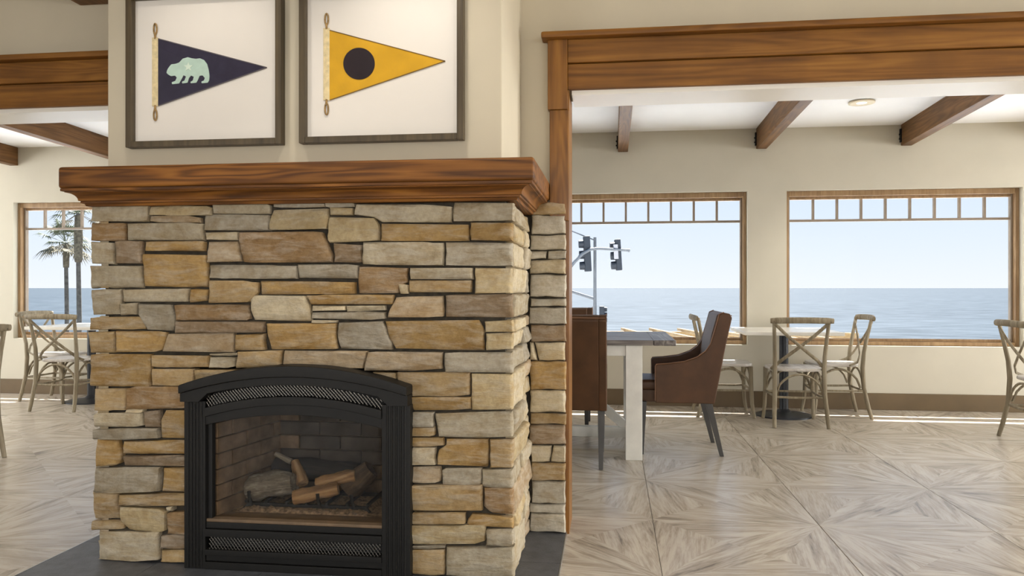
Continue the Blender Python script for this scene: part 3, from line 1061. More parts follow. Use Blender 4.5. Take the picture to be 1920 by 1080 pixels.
# column faces with flutes
for nm, a, c in (('column', xl, xli), ('column', xri, xr)):
    pts_top = zhb
    colm = MB().box(a, c, YI - .012, YF + .03, 0, zhb - ZI).build(nm, 'iron', ins, bevel=.0015)
    nfl = 5
    for i in range(nfl):
        fx = a + (c - a) * (.20 + .62 * i / (nfl - 1))
        MB().tube([(fx, YI - .012, .004), (fx, YI - .012, zhb - ZI - .004)], .0042, 8).build('flute', 'iron', colm, smooth=60)
# upper louvre and the arched bands above the glass
mt2 = arc((126, 188), (560, 134), (994, 210))
mb2 = arc((126, 247), (560, 192), (994, 258))
band(mb2, arc((126, 290), (560, 232), (994, 302)), YI - .022, YF + .03, 'arch_band', 'iron', .0018)
gt = arc((126, 332), (560, 284), (994, 350))
band(arc((126, 290), (560, 232), (994, 302)), gt, YI - .010, YF + .03, 'arch_band', 'iron', .0018)
band(arc((126, 180), (560, 126), (994, 200)), arc((126, 250), (560, 196), (994, 262)), YI + .030, YI + .034, 'vent_recess', 'iron_dark', 0)


def lattice(top, bot, name, slope=1.5, step=.0135, yy=YI - .004):
    x0, x1 = top[0][0], top[-1][0]
    xc = (x0 + x1) / 2

    def at(arr, x):
        t_ = (x - x0) / (x1 - x0) * (len(arr) - 1)
        i = max(0, min(len(arr) - 2, int(t_)))
        return arr[i][1] + (arr[i + 1][1] - arr[i][1]) * (t_ - i)
    b = MB()
    zmin, zmax = min(z for _, z in bot), max(z for _, z in top)
    for sg in (1, -1):
        x = x0 - .2
        while x < x1 + .2:
            run = []
            k = 0
            n = 26
            for i in range(n + 1):
                s_ = i / n
                z_ = zmin + (zmax - zmin) * s_
                xx = x + sg * ((z_ - zmin) / slope + (z_ - zmin) ** 2 * 2.2)
                ok = x0 < xx < x1 and at(bot, xx) <= z_ <= at(top, xx)
                if ok:
                    run.append((xx, yy + (.0012 if sg > 0 else 0), z_ - ZI))
                elif run:
                    if len(run) > 1:
                        b.tube([run[0], run[len(run) // 2], run[-1]], .0011, 3)
                    run = []
            if len(run) > 1:
                b.tube([run[0], run[len(run) // 2], run[-1]], .0011, 3)
            x += step
    o = b.build(name, 'grille', ins)
    tag(o, kind='stuff')
    return o


lattice(mt2, mb2, 'upper_grille')
# glass, jamb linings and lip
zlip = E(560, 812)[1]
gtop = [(x, z) for x, z in gt]
gl_l, gl_r = E(150, 500)[0], E(990, 500)[0]
for a, c in ((xli, gl_l), (gl_r, xri + .004)):
    MB().box(a, c, YI + .004, YI + .03, zlip - ZI - .01, E(130, 320)[1] - ZI).build('glass_stile', 'iron', ins, bevel=.002)
slab([(gl_l, zlip)] + [(x, z) for x, z in gt if gl_l - .001 <= x <= gl_r + .001] [::1] + [(gl_r, zlip)], YI + .030, YI + .033, 'glass_pane', 'glass_fire', 0)
zb1, zb2, zb3, zb4 = E(560, 858)[1], E(560, 898)[1], E(560, 962)[1], E(560, 990)[1]
MB().box(xli, xri, YI - .004, YI + .10, zlip - ZI - .012, zlip - ZI).build('sill_lip', 'sill_metal', ins, bevel=.002)
MB().box(xli, xri, YI - .006, YF + .03, zb1 - ZI, zlip - ZI - .012).build('lower_band', 'iron', ins, bevel=.0015)
MB().box(xli, xri, YI - .016, YF + .03, zb2 - ZI, zb1 - ZI - .002).build('lower_band', 'iron', ins, bevel=.0018)
MB().box(xli, xri, YI + .030, YI + .034, zb3 - ZI - .003, zb2 - ZI + .003).build('vent_recess', 'iron_dark', ins)
lattice([(xli + .012, zb2 - .002), (xri - .006, zb2 - .002)], [(xli + .012, zb3), (xri - .006, zb3)], 'lower_grille')
MB().box(xli, xri, YI - .018, YF + .03, zb4 - ZI, zb3 - ZI).build('lower_band', 'iron', ins, bevel=.0018)
zb5 = E(560, 1022)[1]
MB().box(xli, xri, YI - .006, YF + .03, zb5 - ZI, zb4 - ZI - .002).build('lower_band', 'iron', ins, bevel=.0015)
MB().box(xli, xri, YI - .014, YF + .03, 0.0, zb5 - ZI - .002).build('lower_band', 'iron', ins, bevel=.0015)

# firebox with bricks laid one by one
FB0, FB1 = YI + .042, 3.30
fx0, fx1 = gl_l - .004, gl_r + .004
bx0_, bx1_ = fx0 + .075, fx1 - .075
zf, ztp = zlip - .004, .745
b = MB()
b.prism([(fx0 - .02, FB0, zf - ZI), (bx0_ - .02, FB1 + .02, zf - ZI), (bx0_ - .02, FB1 + .02, ztp - ZI), (fx0 - .02, FB0, ztp - ZI)], (-.012, 0, 0))
b.prism([(fx1 + .02, FB0, zf - ZI), (bx1_ + .02, FB1 + .02, zf - ZI), (bx1_ + .02, FB1 + .02, ztp - ZI), (fx1 + .02, FB0, ztp - ZI)], (.012, 0, 0))
b.box(bx0_ - .02, bx1_ + .02, FB1 + .016, FB1 + .03, zf - ZI, ztp - ZI)
lin_o = b.build('firebox_liner', 'fire_mortar', ins)
b = MB().box(fx0 - .03, fx1 + .03, YF, FB1 + .03, zf - ZI - .02, zf - ZI)
b.build('firebox_floor', 'ash', ins)
MB().box(fx0 - .03, fx1 + .03, FB0, FB1 + .03, ztp - ZI, ztp - ZI + .02).build('firebox_roof', 'soot', ins)


def brick_wall(p0, p1, mat_of):
    d = Vector((p1[0] - p0[0], p1[1] - p0[1], 0))
    L = d.length
    ang = math.atan2(d.y, d.x)
    course, bl = .062, .19
    nz = int((ztp - zf) / course)
    for r in range(nz + 1):
        za = zf + r * course
        zb = min(za + course - .005, ztp)
        if zb - za < .01:
            continue
        s = -.095 if r % 2 else 0.0
        while s < L:
            a, c = max(s, 0), min(s + bl - .005, L)
            if c - a > .012:
                o = MB().box(-(c - a) / 2, (c - a) / 2, -.006, .02, -(zb - za) / 2, (zb - za) / 2).build('brick', mat_of((a + c) / 2 / L, (za - zf) / (ztp - zf)), lin_o, bevel=.002, seg=1)
                q = Vector((p0[0], p0[1], 0)) + d.normalized() * ((a + c) / 2)
                o.location = (q.x, q.y, (za + zb) / 2 - ZI)
                o.rotation_euler = (0, 0, ang)
            s += bl


brick_wall((fx0, FB0), (bx0_, FB1), lambda u, v: 'firebrick')
brick_wall((bx0_, FB1), (bx1_, FB1), lambda u, v: 'soot' if (.12 < u < .95 and .18 < v < .72) else 'firebrick')
brick_wall((bx1_, FB1), (fx1, FB0), lambda u, v: 'firebrick')

# ---- logs and grate
LC = (430, 820, 310 / 1860)


def L3(cx, cy, Y):
    return onY(LC[0] + cx * LC[2], LC[1] + cy * LC[2], Y)


gr = thing('log_grate', 'black iron grate holding the gas logs in the firebox', 'grate', (0, 0, zf))
ga, gb = L3(200, 745, 3.0), L3(1560, 775, 3.0)
zg = ga.z - zf
gfr = MB().bar((ga.x, 3.0, zg), (gb.x, 3.0, zg), .014, .014)
gfr.build('front_bar', 'iron', gr, bevel=.002)
MB().bar((ga.x, 3.2, zg), (gb.x, 3.2, zg), .014, .014).build('rear_bar', 'iron', gr, bevel=.002)
for i in range(7):
    x = ga.x + (gb.x - ga.x) * i / 6
    MB().bar((x, 2.99, zg + .012), (x, 3.21, zg + .012), .012, .012).build('cross_bar', 'iron', gr, bevel=.002)
for x, dx in ((ga.x + .01, -.018), (gb.x - .01, .018)):
    for y in (3.0, 3.2):
        MB().bar((x, y, zg), (x + dx, y - .01 * (1 if y < 3.1 else -1), .001), .014, .014, (0, 1, 0)).build('leg', 'iron', gr, bevel=.002)
for cxx in (250, 1020, 1400):
    p = L3(cxx, 720, 2.992)
    MB().tube([(p.x, 2.992, zg), (p.x - .006, 2.985, zg + .03), (p.x - .008, 2.985, zg + .055)], .007, 6).build('finger', 'iron', gr)
# embers
b = MB()
nx, ny = 60, 22
vs, fs = [], []
ex0, ex1, ey0, ey1 = ga.x - .01, gb.x + .01, 2.945, 3.24
for j in range(ny):
    for i in range(nx):
        x, y = ex0 + (ex1 - ex0) * i / (nx - 1), ey0 + (ey1 - ey0) * j / (ny - 1)
        ed = min(i, nx - 1 - i, j, ny - 1 - j)
        hgt = 0 if ed == 0 else .010 + .012 * noise.noise(Vector((x * 60, y * 60, 0))) + .008 * noise.noise(Vector((x * 160, y * 160, 4)))
        vs.append((x, y, max(0.001, hgt) + zf))
for j in range(ny - 1):
    for i in range(nx - 1):
        a = j * nx + i
        fs.append((a, a + 1, a + nx + 1, a + nx))
em = MB().add(vs, fs).build('ember_bed', 'ash', smooth=60)
tag(em, 'loose bed of tan ash and embers under the grate', 'ash', kind='stuff')


def log(label, p, q, r0, r1, mat, bendv=(0, 0, 0), n=14, sides=14, seed=0):
    p, q = Vector(p), Vector(q)
    d = q - p
    L = d.length
    rot = d.to_track_quat('X', 'Z')
    pts, vs, fs = [], [], []
    bv = Vector(bendv)
    for i in range(n):
        s = i / (n - 1)
        c = Vector((L * s, 0, 0)) + rot.inverted() @ (bv * (4 * s * (1 - s)))
        r = r0 + (r1 - r0) * s
        for k in range(sides):
            a = 2 * math.pi * k / sides
            nn = noise.noise(Vector((s * L * 18, math.cos(a) * 1.8, math.sin(a) * 1.8 + seed))) * .22 + noise.noise(Vector((s * L * 60, math.cos(a) * 5, math.sin(a) * 5 + seed))) * .10
            rr = r * (1 + nn) * (1 - .10 * (abs(2 * s - 1) ** 6))
            vs.append(c + Vector((0, math.cos(a) * rr, math.sin(a) * rr)))
    for i in range(n - 1):
        for k in range(sides):
            k2 = (k + 1) % sides
            fs.append((i * sides + k, i * sides + k2, (i + 1) * sides + k2, (i + 1) * sides + k))
    fs.append(tuple(range(sides))[::-1])
    fs.append(tuple((n - 1) * sides + k for k in range(sides)))
    o = MB().add(vs, fs).build('fire_log', mat, smooth=55)
    o.location = p
    o.rotation_mode = 'QUATERNION'
    o.rotation_quaternion = rot
    return tag(o, label, 'log', 'gas logs on the grate')


log('thick grey bark log at the left of the grate', L3(235, 590, 3.06), L3(735, 520, 3.05), .056, .046, 'log_bark', (0, 0, .012), seed=1)
log('short upright log leaning on the charred back log', L3(820, 525, 3.08), L3(740, 275, 3.15), .027, .019, 'log_tan', seed=2)
log('split tan log lying across the front of the grate', L3(720, 680, 2.99), L3(1225, 575, 3.03), .030, .027, 'log_tan', seed=3)
log('long tan log propped on the front log', L3(985, 530, 3.08), L3(1420, 440, 3.10), .030, .026, 'log_tan', (0, 0, .006), seed=4)
log('large half burnt log at the right end of the grate', L3(1330, 590, 3.12), L3(1600, 360, 3.14), .055, .044, 'log_burnt', seed=5)
log('long charred log across the back of the firebox', L3(520, 330, 3.22), L3(1500, 420, 3.23), .050, .050, 'log_char', seed=6)
log('thin burnt branch with a white ashen tip', L3(700, 275, 3.16), L3(520, 185, 3.17), .013, .010, 'log_bark', seed=7)


# ================================================================== FRAMED PENNANTS
def pic(label, l, r, bl_y, top_y, inner):
    a = onY(l, bl_y, YC)
    c = onY(r, bl_y, YC)
    x0, x1, z0 = a.x, c.x, a.z
    z1 = onY(l, top_y, YC).z
    t = thing('framed_pennant', label, 'picture', ((x0 + x1) / 2, YC, z0))
    w, h = (x1 - x0) / 2, z1 - z0
    fw = .024
    d0, d1 = -.042, -.0012
    for nm, box in (('frame_side', (-w, -w + fw, d0, d1, 0, h)), ('frame_side', (w - fw, w, d0, d1, 0, h)),
                    ('frame_rail', (-w + fw, w - fw, d0, d1, 0, fw)), ('frame_rail', (-w + fw, w - fw, d0, d1, h - fw, h))):
        MB().box(*box).build(nm, 'frame', t, bevel=.002)
    MB().box(-w + fw, w - fw, -.012, -.004, fw, h - fw).build('backing', 'mat', t)
    MB().box(-w + fw, w - fw, -.034, -.032, fw, h - fw).build('glazing', 'glass_pic', t)
    return t, ((x0 + x1) / 2, z0)


def flat(t, org, pts, y0, th, name, mat, parent=None, bevel=0):
    P = []
    for a, c in pts:
        q = onY(a, c, YC - .014)
        P.append((q.x - org[0], y0, q.z - org[1]))
    return MB().prism(P, (0, -th, 0)).build(name, mat, parent or t, bevel=bevel)


PK = 660 / 1920.0
def pk(pts):
    return [(240 + a * PK, c * PK) for a, c in pts]


def pennant(t, org, head, tri, fmat, hem, emblem):
    hb = flat(t, org, head, -.0122, .004, 'heading_band', 'canvas', bevel=.001)
    fl = flat(t, org, tri, -.0122, .0025, 'pennant', fmat)
    # hem along the two long edges
    for a, c in ((tri[0], tri[1]), (tri[2], tri[1])):
        p, q = onY(*a, YC - .0152), onY(*c, YC - .0152)
        MB().bar((p.x - org[0], -.0150, p.z - org[1]), (q.x - org[0], -.0150, q.z - org[1]), .0018, .0035).build('hem', hem, fl)
    # rope loops above and below
    for sgn, (cx, cy) in ((1, ((head[0][0] + head[1][0]) / 2, head[0][1])), (-1, ((head[2][0] + head[3][0]) / 2, head[2][1]))):
        c0 = onY(cx, cy, YC - .016)
        ox_, oz_ = c0.x - org[0], c0.z - org[1]
        loop = []
        for i in range(17):
            a = 2 * math.pi * i / 16
            loop.append((ox_ + .0066 * math.sin(a) * (1.0 if i not in (0, 16) else .3), -.016, oz_ + sgn * (.034 - .022 * math.cos(a))))
        MB().tube(loop[:-1], .0032, 6, closed=True).build('rope_loop', 'rope', t, smooth=60)
        MB().tube([(ox_, -.016, oz_ - sgn * .004), (ox_ - .001, -.016, oz_ + sgn * .018)], [.0042, .0048], 8).build('rope_knot', 'rope', t, smooth=60)
    for nm, pts, mat_, y0 in emblem:
        flat(t, org, pts, y0, .0018, nm, mat_, fl)


bear = pk([(212, 398), (216, 382), (226, 366), (238, 352), (262, 349), (281, 342), (300, 321), (328, 313), (350, 319), (372, 322), (394, 319),
           (416, 328), (433, 350), (441, 380), (446, 415), (444, 438), (436, 452), (404, 455), (402, 446), (416, 440), (421, 426), (408, 412),
           (392, 414), (384, 434), (374, 452), (344, 455), (343, 447), (355, 440), (361, 420), (346, 413), (334, 426), (326, 452), (298, 456),
           (296, 447), (310, 440), (318, 418), (304, 411), (294, 432), (280, 456), (243, 460), (240, 450), (260, 442), (268, 424), (258, 413),
           (236, 416), (222, 408)])
star = []
for i in range(10):
    rr = 26 if i % 2 == 0 else 11
    a = math.pi / 2 + i * math.pi / 5
    star.append((332 + rr * math.cos(a) * 1.0, 366 - rr * math.sin(a)))
t1, o1 = pic('dark framed navy pennant with a pale green bear', 247, 535, 280, -6, None)
pennant(t1, o1, pk([(132, 205), (165, 205), (165, 580), (132, 580)]), pk([(165, 211), (757, 368), (165, 577)]), 'navy', 'navy_hem',
        [('bear_emblem', bear, 'mint', -.0148), ('star_emblem', pk(star), 'pale', -.0167)])
t2, o2 = pic('dark framed yellow pennant with a black disc', 568, 872, 272, -16, None)
disc = [(1261 + 86 * math.cos(2 * math.pi * i / 40), 348 + 87 * math.sin(2 * math.pi * i / 40)) for i in range(40)]
pennant(t2, o2, pk([(1066, 153), (1100, 153), (1100, 547), (1066, 547)]), pk([(1100, 165), (1730, 333), (1100, 546)]), 'yellow', 'hem',
        [('disc_emblem', pk(disc), 'black_felt', -.0148)])


# ================================================================== CROSS-BACK CHAIRS
def crossback():
    t = thing('crossback_chair', 'x', 'chair')
    # faces +Y; rear feet at y=-.21
    seat = MB()
    outl = []
    for i in range(28):
        a = 2 * math.pi * i / 28
        c_, s_ = math.cos(a), math.sin(a)
        rx, ry = .205, .20
        ex = .55
        x = rx * math.copysign(abs(c_) ** ex, c_)
        y = ry * math.copysign(abs(s_) ** ex, s_)
        x *= 1 + .10 * (y / ry)
        outl.append((x, y + .005, .435))
    seat.prism(outl, (0, 0, .026)).build('seat', 'seat_wood', t, bevel=.008, seg=2)
    for sx in (-1, 1):
        # rear leg and stile in one bent piece
        pts = [(.205 * sx, -.265, 0), (.200 * sx, -.238, .10), (.190 * sx, -.205, .26), (.188 * sx, -.195, .43), (.190 * sx, -.205, .56),
               (.198 * sx, -.232, .70), (.208 * sx, -.262, .845)]
        MB().tube(pts, [.015, .017, .018, .019, .017, .015, .014], 8).build('rear_leg', 'rustic', t, smooth=60)
        pts = [(.205 * sx, .205, 0), (.195 * sx, .185, .12), (.190 * sx, .178, .30), (.190 * sx, .175, .437)]
        MB().tube(pts, [.014, .016, .018, .019], 8).build('front_leg', 'rustic', t, smooth=60)
        # bentwood arch under the side of the seat
        pts = [(.182 * sx, -.18 + .355 * i / 12, .26 + .155 * math.sin(math.pi * i / 12) ** .55) for i in range(13)]
        MB().tube(pts, .0095, 6).build('seat_arch', 'rustic', t, smooth=60)
        # side stretcher
        pts = [(.190 * sx, -.205, .235), (.183 * sx, -.09, .232), (.183 * sx, .08, .232), (.192 * sx, .18, .235)]
        MB().tube(pts, .0095, 6).build('stretcher', 'rustic', t, smooth=60)
        # X brace of the back, running down to the seat corner
        pts = [(.200 * sx, -.256, .815), (.10 * sx, -.245, .72), (-.02 * sx, -.225, .62), (-.13 * sx, -.200, .53), (-.185 * sx, -.165, .475), (-.196 * sx, -.10, .448)]
        for k in range(len(pts)):
            pts[k] = (pts[k][0], pts[k][1] + (.010 * sx), pts[k][2])
        MB().tube(pts, .0075, 8, flat=1.75).build('cross_brace', 'rustic', t, smooth=60)
    for yy in (-.200, .178):
        pts = [(-.182 + .364 * i / 12, yy, .26 + .155 * math.sin(math.pi * i / 12) ** .55) for i in range(13)]
        MB().tube(pts, .0095, 6).build('seat_arch', 'rustic', t, smooth=60)
        MB().tube([(-.190, yy, .235), (0, yy + (.012 if yy > 0 else -.012), .232), (.190, yy, .235)], .0095, 6).build('stretcher', 'rustic', t, smooth=60)
    pts = [(-.238 + .476 * i / 10, -.272 - .030 * (1 - (i / 5 - 1) ** 2), .842 + .006 * (1 - (i / 5 - 1) ** 2)) for i in range(11)]
    tr = MB().tube(pts, [.012] + [.0145] * 9 + [.012], 10, flat=1.75)
    # stand the oval on edge
    o = tr.build('top_rail', 'rustic', t, smooth=60)
    for sx in (-1, 1):
        MB().tube([(.212 * sx, -.290, .835), (.212 * sx, -.276, .837)], .005, 6).build('bolt', 'iron', o)
    return t


chair0 = crossback()
CG = 'cross-back chairs in the window room'
spots = [
    (1.470, 6.56, 0.0, 'weathered cross-back chair seen from behind at the small table by the traffic signal window'),
    (1.89, 7.01, math.radians(90), 'weathered cross-back chair in front of the unbroken sea window, side on'),
    (0.985, 6.93, math.radians(-90), 'weathered cross-back chair half hidden behind a brown armchair'),
    (3.115, 5.965, math.radians(-90), 'weathered cross-back chair standing alone by the end of the sea window'),
    (-4.955, 6.545, math.radians(4), 'weathered cross-back chair with its back to the fireplace below the palm tree window'),
    (-5.44, 7.03, math.radians(-92), 'weathered cross-back chair tucked against the wall under the palm tree window'),
    (-4.245, 4.50, math.radians(62), 'weathered cross-back chair cut off by the photo edge beside the far opening'),
]
for i, (x, y, rz, lb) in enumerate(spots):
    o = chair0 if i == 0 else copy_tree(chair0)
    o.location = (x, y, 0)
    o.rotation_euler = (0, 0, rz)
    tag(o, lb, 'chair', CG)


# ================================================================== SMALL PEDESTAL TABLES
def pedestal(label, x, y, sx, sy):
    t = thing('pedestal_table', label, 'table', (x, y, 0), group='small white pedestal tables')
    MB().box(-sx / 2, sx / 2, -sy / 2, sy / 2, .712, .742).build('table_top', 'table_white', t, bevel=.004)
    MB().lathe([(.235, 0), (.235, .010), (.20, .020), (.06, .036), (.045, .055), (.036, .06)], n=36).build('base', 'cast', t, smooth=40)
    MB().lathe([(.038, .058), (.038, .70)], n=20).build('column', 'cast', t, smooth=40)
    MB().box(-.16, .16, -.16, .16, .700, .7115).build('top_plate', 'cast', t)
    return t


pedestal('small white table on a dark round pedestal beneath the sea windows', 1.467, 6.915, .78, .80)
pedestal('small white table on a dark round pedestal by the palm tree window', -5.02, 6.93, .78, .80)
pedestal('small white table beyond the lone end chair', 3.71, 6.39, .78, .78)


# ================================================================== LEATHER ARMCHAIRS
def armchair():
    t = thing('leather_armchair', 'x', 'chair')
    # faces +Y, origin under the middle of the seat; rear bottom of the back at y=-.235
    y0 = -.235
    hw = .262
    th = .05
    prof = [(0, .345), (-.03, .50), (-.075, .74), (-.112, .905), (-.098, .932), (-.060, .940), (-.030, .928), (.000, .82), (.026, .735), (.056, .688),
            (.11, .648), (.19, .618), (.30, .603), (.372, .598), (.380, .585), (.378, .345)]
    for sx in (-1, 1):
        xa = hw * sx
        P = [(xa, y0 + a, z) for a, z in prof]
        sd = MB().prism(P, (-th * sx, 0, 0)).build('arm_side', 'leather', t, bevel=.012, seg=3)
        # piping along the arm top
        pp = [(xa - .004 * sx, y0 + a, z + .002) for a, z in prof[5:15]] + [(xa - .004 * sx, y0 + .380, .36)]
        MB().tube(pp, .0035, 6).build('piping', 'piping', sd, smooth=60)
    bprof = [(0, .345), (-.03, .50), (-.075, .74), (-.112, .905), (-.098, .932), (-.060, .940), (-.022, .925), (.012, .80), (.055, .60), (.085, .43), (.085, .345)]
    bk = MB().prism([(-hw + th - .004, y0 + a, z) for a, z in bprof], (2 * (hw - th) + .008, 0, 0)).build('backrest', 'leather', t, bevel=.010, seg=3)
    MB().tube([(-hw + .01, y0 - .108, .92), (0, y0 - .110, .922), (hw - .01, y0 - .108, .92)], .0035, 6).build('piping', 'piping', bk, smooth=60)
    MB().box(-hw + th - .003, hw - th + .003, y0 + .07, y0 + .485, .345, .425).build('seat_base', 'leather', t, bevel=.008)
    MB().box(-hw + th, hw - th, y0 + .06, y0 + .50, .415, .49).build('seat_cushion', 'leather', t, bevel=.026, seg=4)
    for sx in (-1, 1):
        for (ya, yb) in ((.455, .468), (.035, -.050)):
            x = (hw - .035) * sx
            b = MB()
            vs = []
            for (yy, z, w) in ((yb, 0, .013), (ya, .35, .021)):
                for i, j in ((-1, -1), (1, -1), (1, 1), (-1, 1)):
                    vs.append((x + i * w, y0 + yy + j * w, z))
            b.add(vs, [(3, 2, 1, 0), (4, 5, 6, 7)] + [(i, (i + 1) % 4, 4 + (i + 1) % 4, 4 + i) for i in range(4)])
            b.build('leg', 'leg_dark', t, bevel=.002)
    return t


arm0 = armchair()
AG = 'brown leather armchairs at the plank table'
for i, (x, y, rz, lb) in enumerate([
    (.425, 5.42, math.radians(90), 'brown leather armchair seen side on at the end of the plank table'),
    (-.295, 5.00, 0.0, 'brown leather armchair with its back to the stone fireplace'),
    (-.42, 6.13, math.pi, 'brown leather armchair across the plank table, only its top edge showing')]):
    o = arm0 if i == 0 else copy_tree(arm0)
    o.location = (x, y, 0)
    o.rotation_euler = (0, 0, rz)
    tag(o, lb, 'chair', AG)

# ================================================================== PLANK TABLE
tb_ = thing('plank_table', 'farmhouse table with grey weathered plank top and white trestle legs', 'table', (0, 0, 0))
TX0, TX1, TY0, TY1 = -1.45, .40, 4.97, 5.97
for i in range(6):
    ya = TY0 + (TY1 - TY0) * i / 6
    MB().box(TX0 + .14, TX1 - .142, ya + .001, ya + 1 / 6 - .001, .735, .768 + random.uniform(-.001, .001)).build('plank', 'plank', tb_, bevel=.002, seg=1)
for a, c in ((TX0, TX0 + .138), (TX1 - .14, TX1)):
    MB().box(a, c, TY0, TY1, .734, .769).build('end_board', 'plank_y', tb_, bevel=.003, seg=1)
lx = .085
for xa in (lx, TX0 + .215):
    for ya in (TY0 + .02, TY1 - .125):
        MB().box(xa, xa + .105, ya, ya + .105, 0, .734).build('leg', 'white_paint', tb_, bevel=.003)
    MB().box(xa + .02, xa + .085, TY0 + .125, TY1 - .125, .06, .13).build('foot_rail', 'white_paint', tb_, bevel=.003)
    MB().box(xa + .02, xa + .085, TY0 + .125, TY1 - .125, .66, .734).build('cross_rail', 'white_paint', tb_, bevel=.003)
ymid = (TY0 + TY1) / 2
MB().box(TX0 + .32, lx + .02, ymid - .035, ymid + .035, .06, .13).build('stretcher', 'white_paint', tb_, bevel=.003)
for ya in (TY0 + .03, TY1 - .06):
    MB().box(TX0 + .32, lx, ya, ya + .03, .665, .734).build('apron', 'white_paint', tb_, bevel=.003)
MB().bar((lx + .02, ymid, .125), (lx - .62, ymid, .66), .06, .06, (0, 1, 0)).build('brace', 'white_paint', tb_, bevel=.003)
MB().bar((TX0 + .30, ymid, .125), (TX0 + .94, ymid, .66), .06, .06, (0, 1, 0)).build('brace', 'white_paint', tb_, bevel=.003)

# ================================================================== OUTSIDE
structure('ground_street', MB().box(-80, 80, 8.0, 58, -3.6, -3.5), 'street', 'street below the windows')
sea_b = MB().add([(-40000, 58, -10), (40000, 58, -10), (40000, 50000, -10), (-40000, 50000, -10)], [(0, 1, 2, 3)])
structure('ground_sea', sea_b, 'sea', 'calm grey blue sea running out to the horizon')
structure('ground_bounce_slab', MB().box(-16, 16, YN + WT + .021, 22, -2.05, -1.9), 'bounce_slab', 'pale slab added unseen below the windows to bounce sun onto the ceiling')  # added out of view as a sun reflector for the sunroom ceiling
# outer wall, eave, and unseen boards added to slot the sun and shade sills
b = MB().box(XL, XR, YN + WT - .001, YN + WT + .02, -3.5, WZ0 - .02)
structure('wall_exterior', b, 'stucco', 'stucco outside wall under the windows')
ev = MB().box(XL - .5, XR + .5, YN + WT, 8.44, 2.74, 2.752)
structure('ceiling_eave', ev, 'stucco', 'deep eave over the windows')
structure('trim_sun_slot_board', MB().box(XL - .5, XR + .5, 8.52, 8.67, 2.74, 2.752).box(XL - .5, XR + .5, 8.74, 9.35, 2.74, 2.752), 'stucco', 'unseen boards added past the eave to shape the sun strips')

tr = thing('slat_trellis', 'flat trellis of sunlit pale timber slats below the traffic signal window', 'trellis', (0, 0, 0))
for i in range(9):
    xb = -.95 + .36 * i
    p = Vector((xb + .60, 7.64, .545))
    q = Vector((xb, 10.2, .565))
    MB().bar(p, q, .04, .035).build('slat', 'rafter', tr, bevel=.003, seg=1)
MB().bar((-1.2, 10.0, .497), (3.0, 10.0, .497), .08, .10).build('cross_beam', 'rafter', tr)
MB().bar((-1.2, 7.9, .479), (3.0, 7.9, .479), .08, .10).build('cross_beam', 'rafter', tr)
for x in (-1.1, 2.9):
    for y in (7.9, 10.0):
        MB().box(x - .05, x + .05, y - .05, y + .05, -1.9, .43).build('post', 'rafter', tr)


def cam_pt(px, py, Z):
    return Vector((0, 0, H)) + ray(px, py) * Z


# traffic signal pole: signal heads are about 1.1 m tall, which puts it some 25 m off
ZS = 25.0
sp = thing('signal_pole', 'galvanised street pole with two traffic signal heads on its curved arm', 'traffic signal', (0, 0, -3.5))
dz = 3.5
def sgp(px, py, Z=ZS):
    v = cam_pt(px, py, Z)
    return Vector((v.x, v.y, v.z + dz))


top = sgp(1115.5, 445)
MB().tube([(top.x, top.y, 0), (top.x, top.y, top.z)], [.06, .048], 12).build('pole', 'galv', sp, smooth=60)
MB().lathe([(.18, 0), (.18, .05), (.09, .10)], c=(top.x, top.y, 0), n=16).build('pole_foot', 'galv', sp)
arm_pts = [sgp(1040, 540, ZS - .9), sgp(1060, 512, ZS - .8), sgp(1077, 491, ZS - .7), sgp(1092, 476, ZS - .6), sgp(1107, 467.5, ZS - .5), sgp(1122, 466, ZS - .4), sgp(1150, 467.5, ZS - .3), sgp(1180, 469.5, ZS - .2)]
MB().tube(arm_pts, [.062, .060, .055, .052, .048, .045, .042, .040], 10).build('mast_arm', 'galv', sp, smooth=60)
MB().tube([sgp(1178, 469.4, ZS - .2), sgp(1181, 469.6, ZS - .2)], .055, 10).build('arm_cap', 'galv', sp)
MB().tube([sgp(1040, 422), sgp(1076, 435), sgp(1114, 450)], .022, 6).build('stay_rod', 'galv', sp)
MB().tube([sgp(1040, 535), sgp(1076, 548), sgp(1114, 560)], .045, 8).build('lower_arm', 'galv', sp)
MB().tube([(arm_pts[0].x, arm_pts[0].y, 0), tuple(arm_pts[0])], [.12, .08], 12).build('post', 'galv', sp, smooth=60)


def signal(px, y_top, y_bot, lean, Z, sign=False, wd=13.0):
    k = Z / F
    c = sgp(px, (y_top + y_bot) / 2, Z)
    h = (y_bot - y_top) * k
    w = wd * k
    rt = Vector((CT, ST, 0))
    fwd = Vector((-ST, CT, 0))
    b = MB()
    up = (Vector((0, 0, 1)) + rt * (-lean)).normalized()
    rr = (rt - up * rt.dot(up)).normalized()

    def bx(cc, a, bb, d_, mbx):
        vs = [cc + rr * (i * a / 2) + up * (j * bb / 2) + fwd * (l * d_ / 2) for l in (-1, 1) for j in (-1, 1) for i in (-1, 1)]
        mbx.add(vs, [(0, 2, 3, 1), (4, 5, 7, 6), (0, 1, 5, 4), (2, 6, 7, 3), (0, 4, 6, 2), (1, 3, 7, 5)])
    bx(c, w, h, .32, b)
    hd = b.build('signal_head', 'signal', sp, bevel=.02)
    for i in (-1, 0, 1):
        vc = c - rr * (w / 2) + up * (i * h * .31 - h * .02)
        v = MB().tube([vc + rr * .01, vc - rr * (9 * k)], [.135, .125], 12)
        v.build('visor', 'signal', hd, smooth=60)
    if sign:
        b2 = MB()
        bx(c - rr * (w * .55) - fwd * .22 + up * (h * .10), 8 * k, 27 * k, .03, b2)
        b2.build('sign_plate', 'sign', sp)
    return hd


signal(1101, 443, 509, .05, ZS - .3, False, 12)
signal(1159, 449, 507, .06, ZS - .05, True, 10)
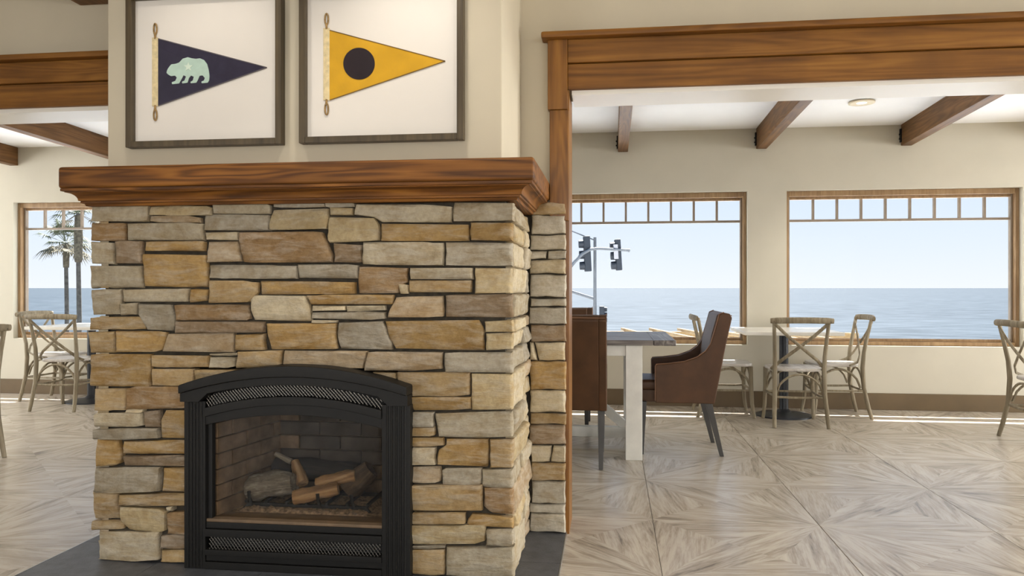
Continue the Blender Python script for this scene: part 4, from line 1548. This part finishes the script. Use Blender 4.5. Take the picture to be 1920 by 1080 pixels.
# lower signal facing the other way
ps = thing('low_signal', 'small three lens signal beside the street pole over the table', 'traffic signal', (0, 0, -3.5))
c = sgp(1129, 590)
k = ZS / F
MB().box(c.x - .09, c.x + .07, c.y - .14, c.y + .14, c.z - 16 * k, c.z + 16 * k).build('signal_head', 'signal', ps, bevel=.02)
for i in (-1, 0, 1):
    MB().tube([(c.x + .05, c.y, c.z + i * .17), (c.x + .16, c.y, c.z + i * .17)], [.085, .07], 10).build('visor', 'signal', ps, smooth=60)
MB().tube([(c.x - .02, c.y, 0), (c.x - .02, c.y, c.z - .25)], .04, 10).build('post', 'galv', ps, smooth=60)


def palm(label, px, y_top, y_skirt, Z, rt_, rs, seed, nleaf):
    rnd = random.Random(seed)
    a = cam_pt(px, y_top, Z)
    t = thing('palm_tree', label, 'tree', (a.x, a.y, -3.5), group='fan palms outside')
    zt_ = a.z + 3.5
    zk = cam_pt(px, y_skirt, Z).z + 3.5
    MB().tube([(0, 0, 0), (.05, 0, zk * .5), (0, 0, zk), (0, 0, zt_)], [rt_ * 1.25, rt_, rt_ * .9, rt_ * .9], 12).build('trunk', 'palm_trunk', t, smooth=60)
    pts = [(0, 0, zk - .05), (0, 0, zk + .12), (0, 0, (zk + zt_) / 2), (0, 0, zt_ - .1)]
    MB().tube(pts, [rt_ * 1.3, rs, rs * 1.05, rs * .85], 12).build('skirt', 'palm_skirt', t, smooth=60)
    for i in range(nleaf):
        az = rnd.uniform(0, 2 * math.pi)
        el = rnd.uniform(-.75, 1.25)
        L = rnd.uniform(.75, 1.15)
        d = Vector((math.cos(az) * math.cos(el), math.sin(az) * math.cos(el), math.sin(el)))
        s = d.cross(Vector((0, 0, 1))).normalized()
        u = s.cross(d)
        o0 = Vector((0, 0, zt_)) + d * .12
        hub = o0 + d * L * .75
        b = MB()
        b.tube([o0, hub], [.016, .010], 4)
        nb = 15
        for q in range(nb):
            an = (q / (nb - 1) - .5) * 2 * 1.75
            dd = (d * math.cos(an) + s * math.sin(an))
            ll = L * (.85 - .25 * abs(an) / 1.75)
            mid = hub + dd * ll * .55 + Vector((0, 0, .02))
            tip = hub + dd * ll + Vector((0, 0, -.28 * ll * rnd.uniform(.6, 1.4)))
            w_ = (u * math.sin(an) * 0 + s * math.cos(an) - d * math.sin(an)) * .035
            off = len(b.v)
            b.v += [tuple(hub), tuple(mid + w_), tuple(mid - w_), tuple(tip), tuple(mid + u * .015)]
            b.f += [(off, off + 1, off + 4), (off, off + 4, off + 2), (off + 1, off + 3, off + 4), (off + 4, off + 3, off + 2)]
        b.build('frond', 'palm_dry' if el < -.2 else 'palm_leaf', t, fix=False)
    return t


palm('shorter fan palm with thin bare trunk outside the window', 124, 455, 500, 42, .11, .155, 3, 30)
palm('taller fan palm with thick shaggy trunk beside the shorter palm', 147, 400, 490, 40, .12, .20, 5, 34)
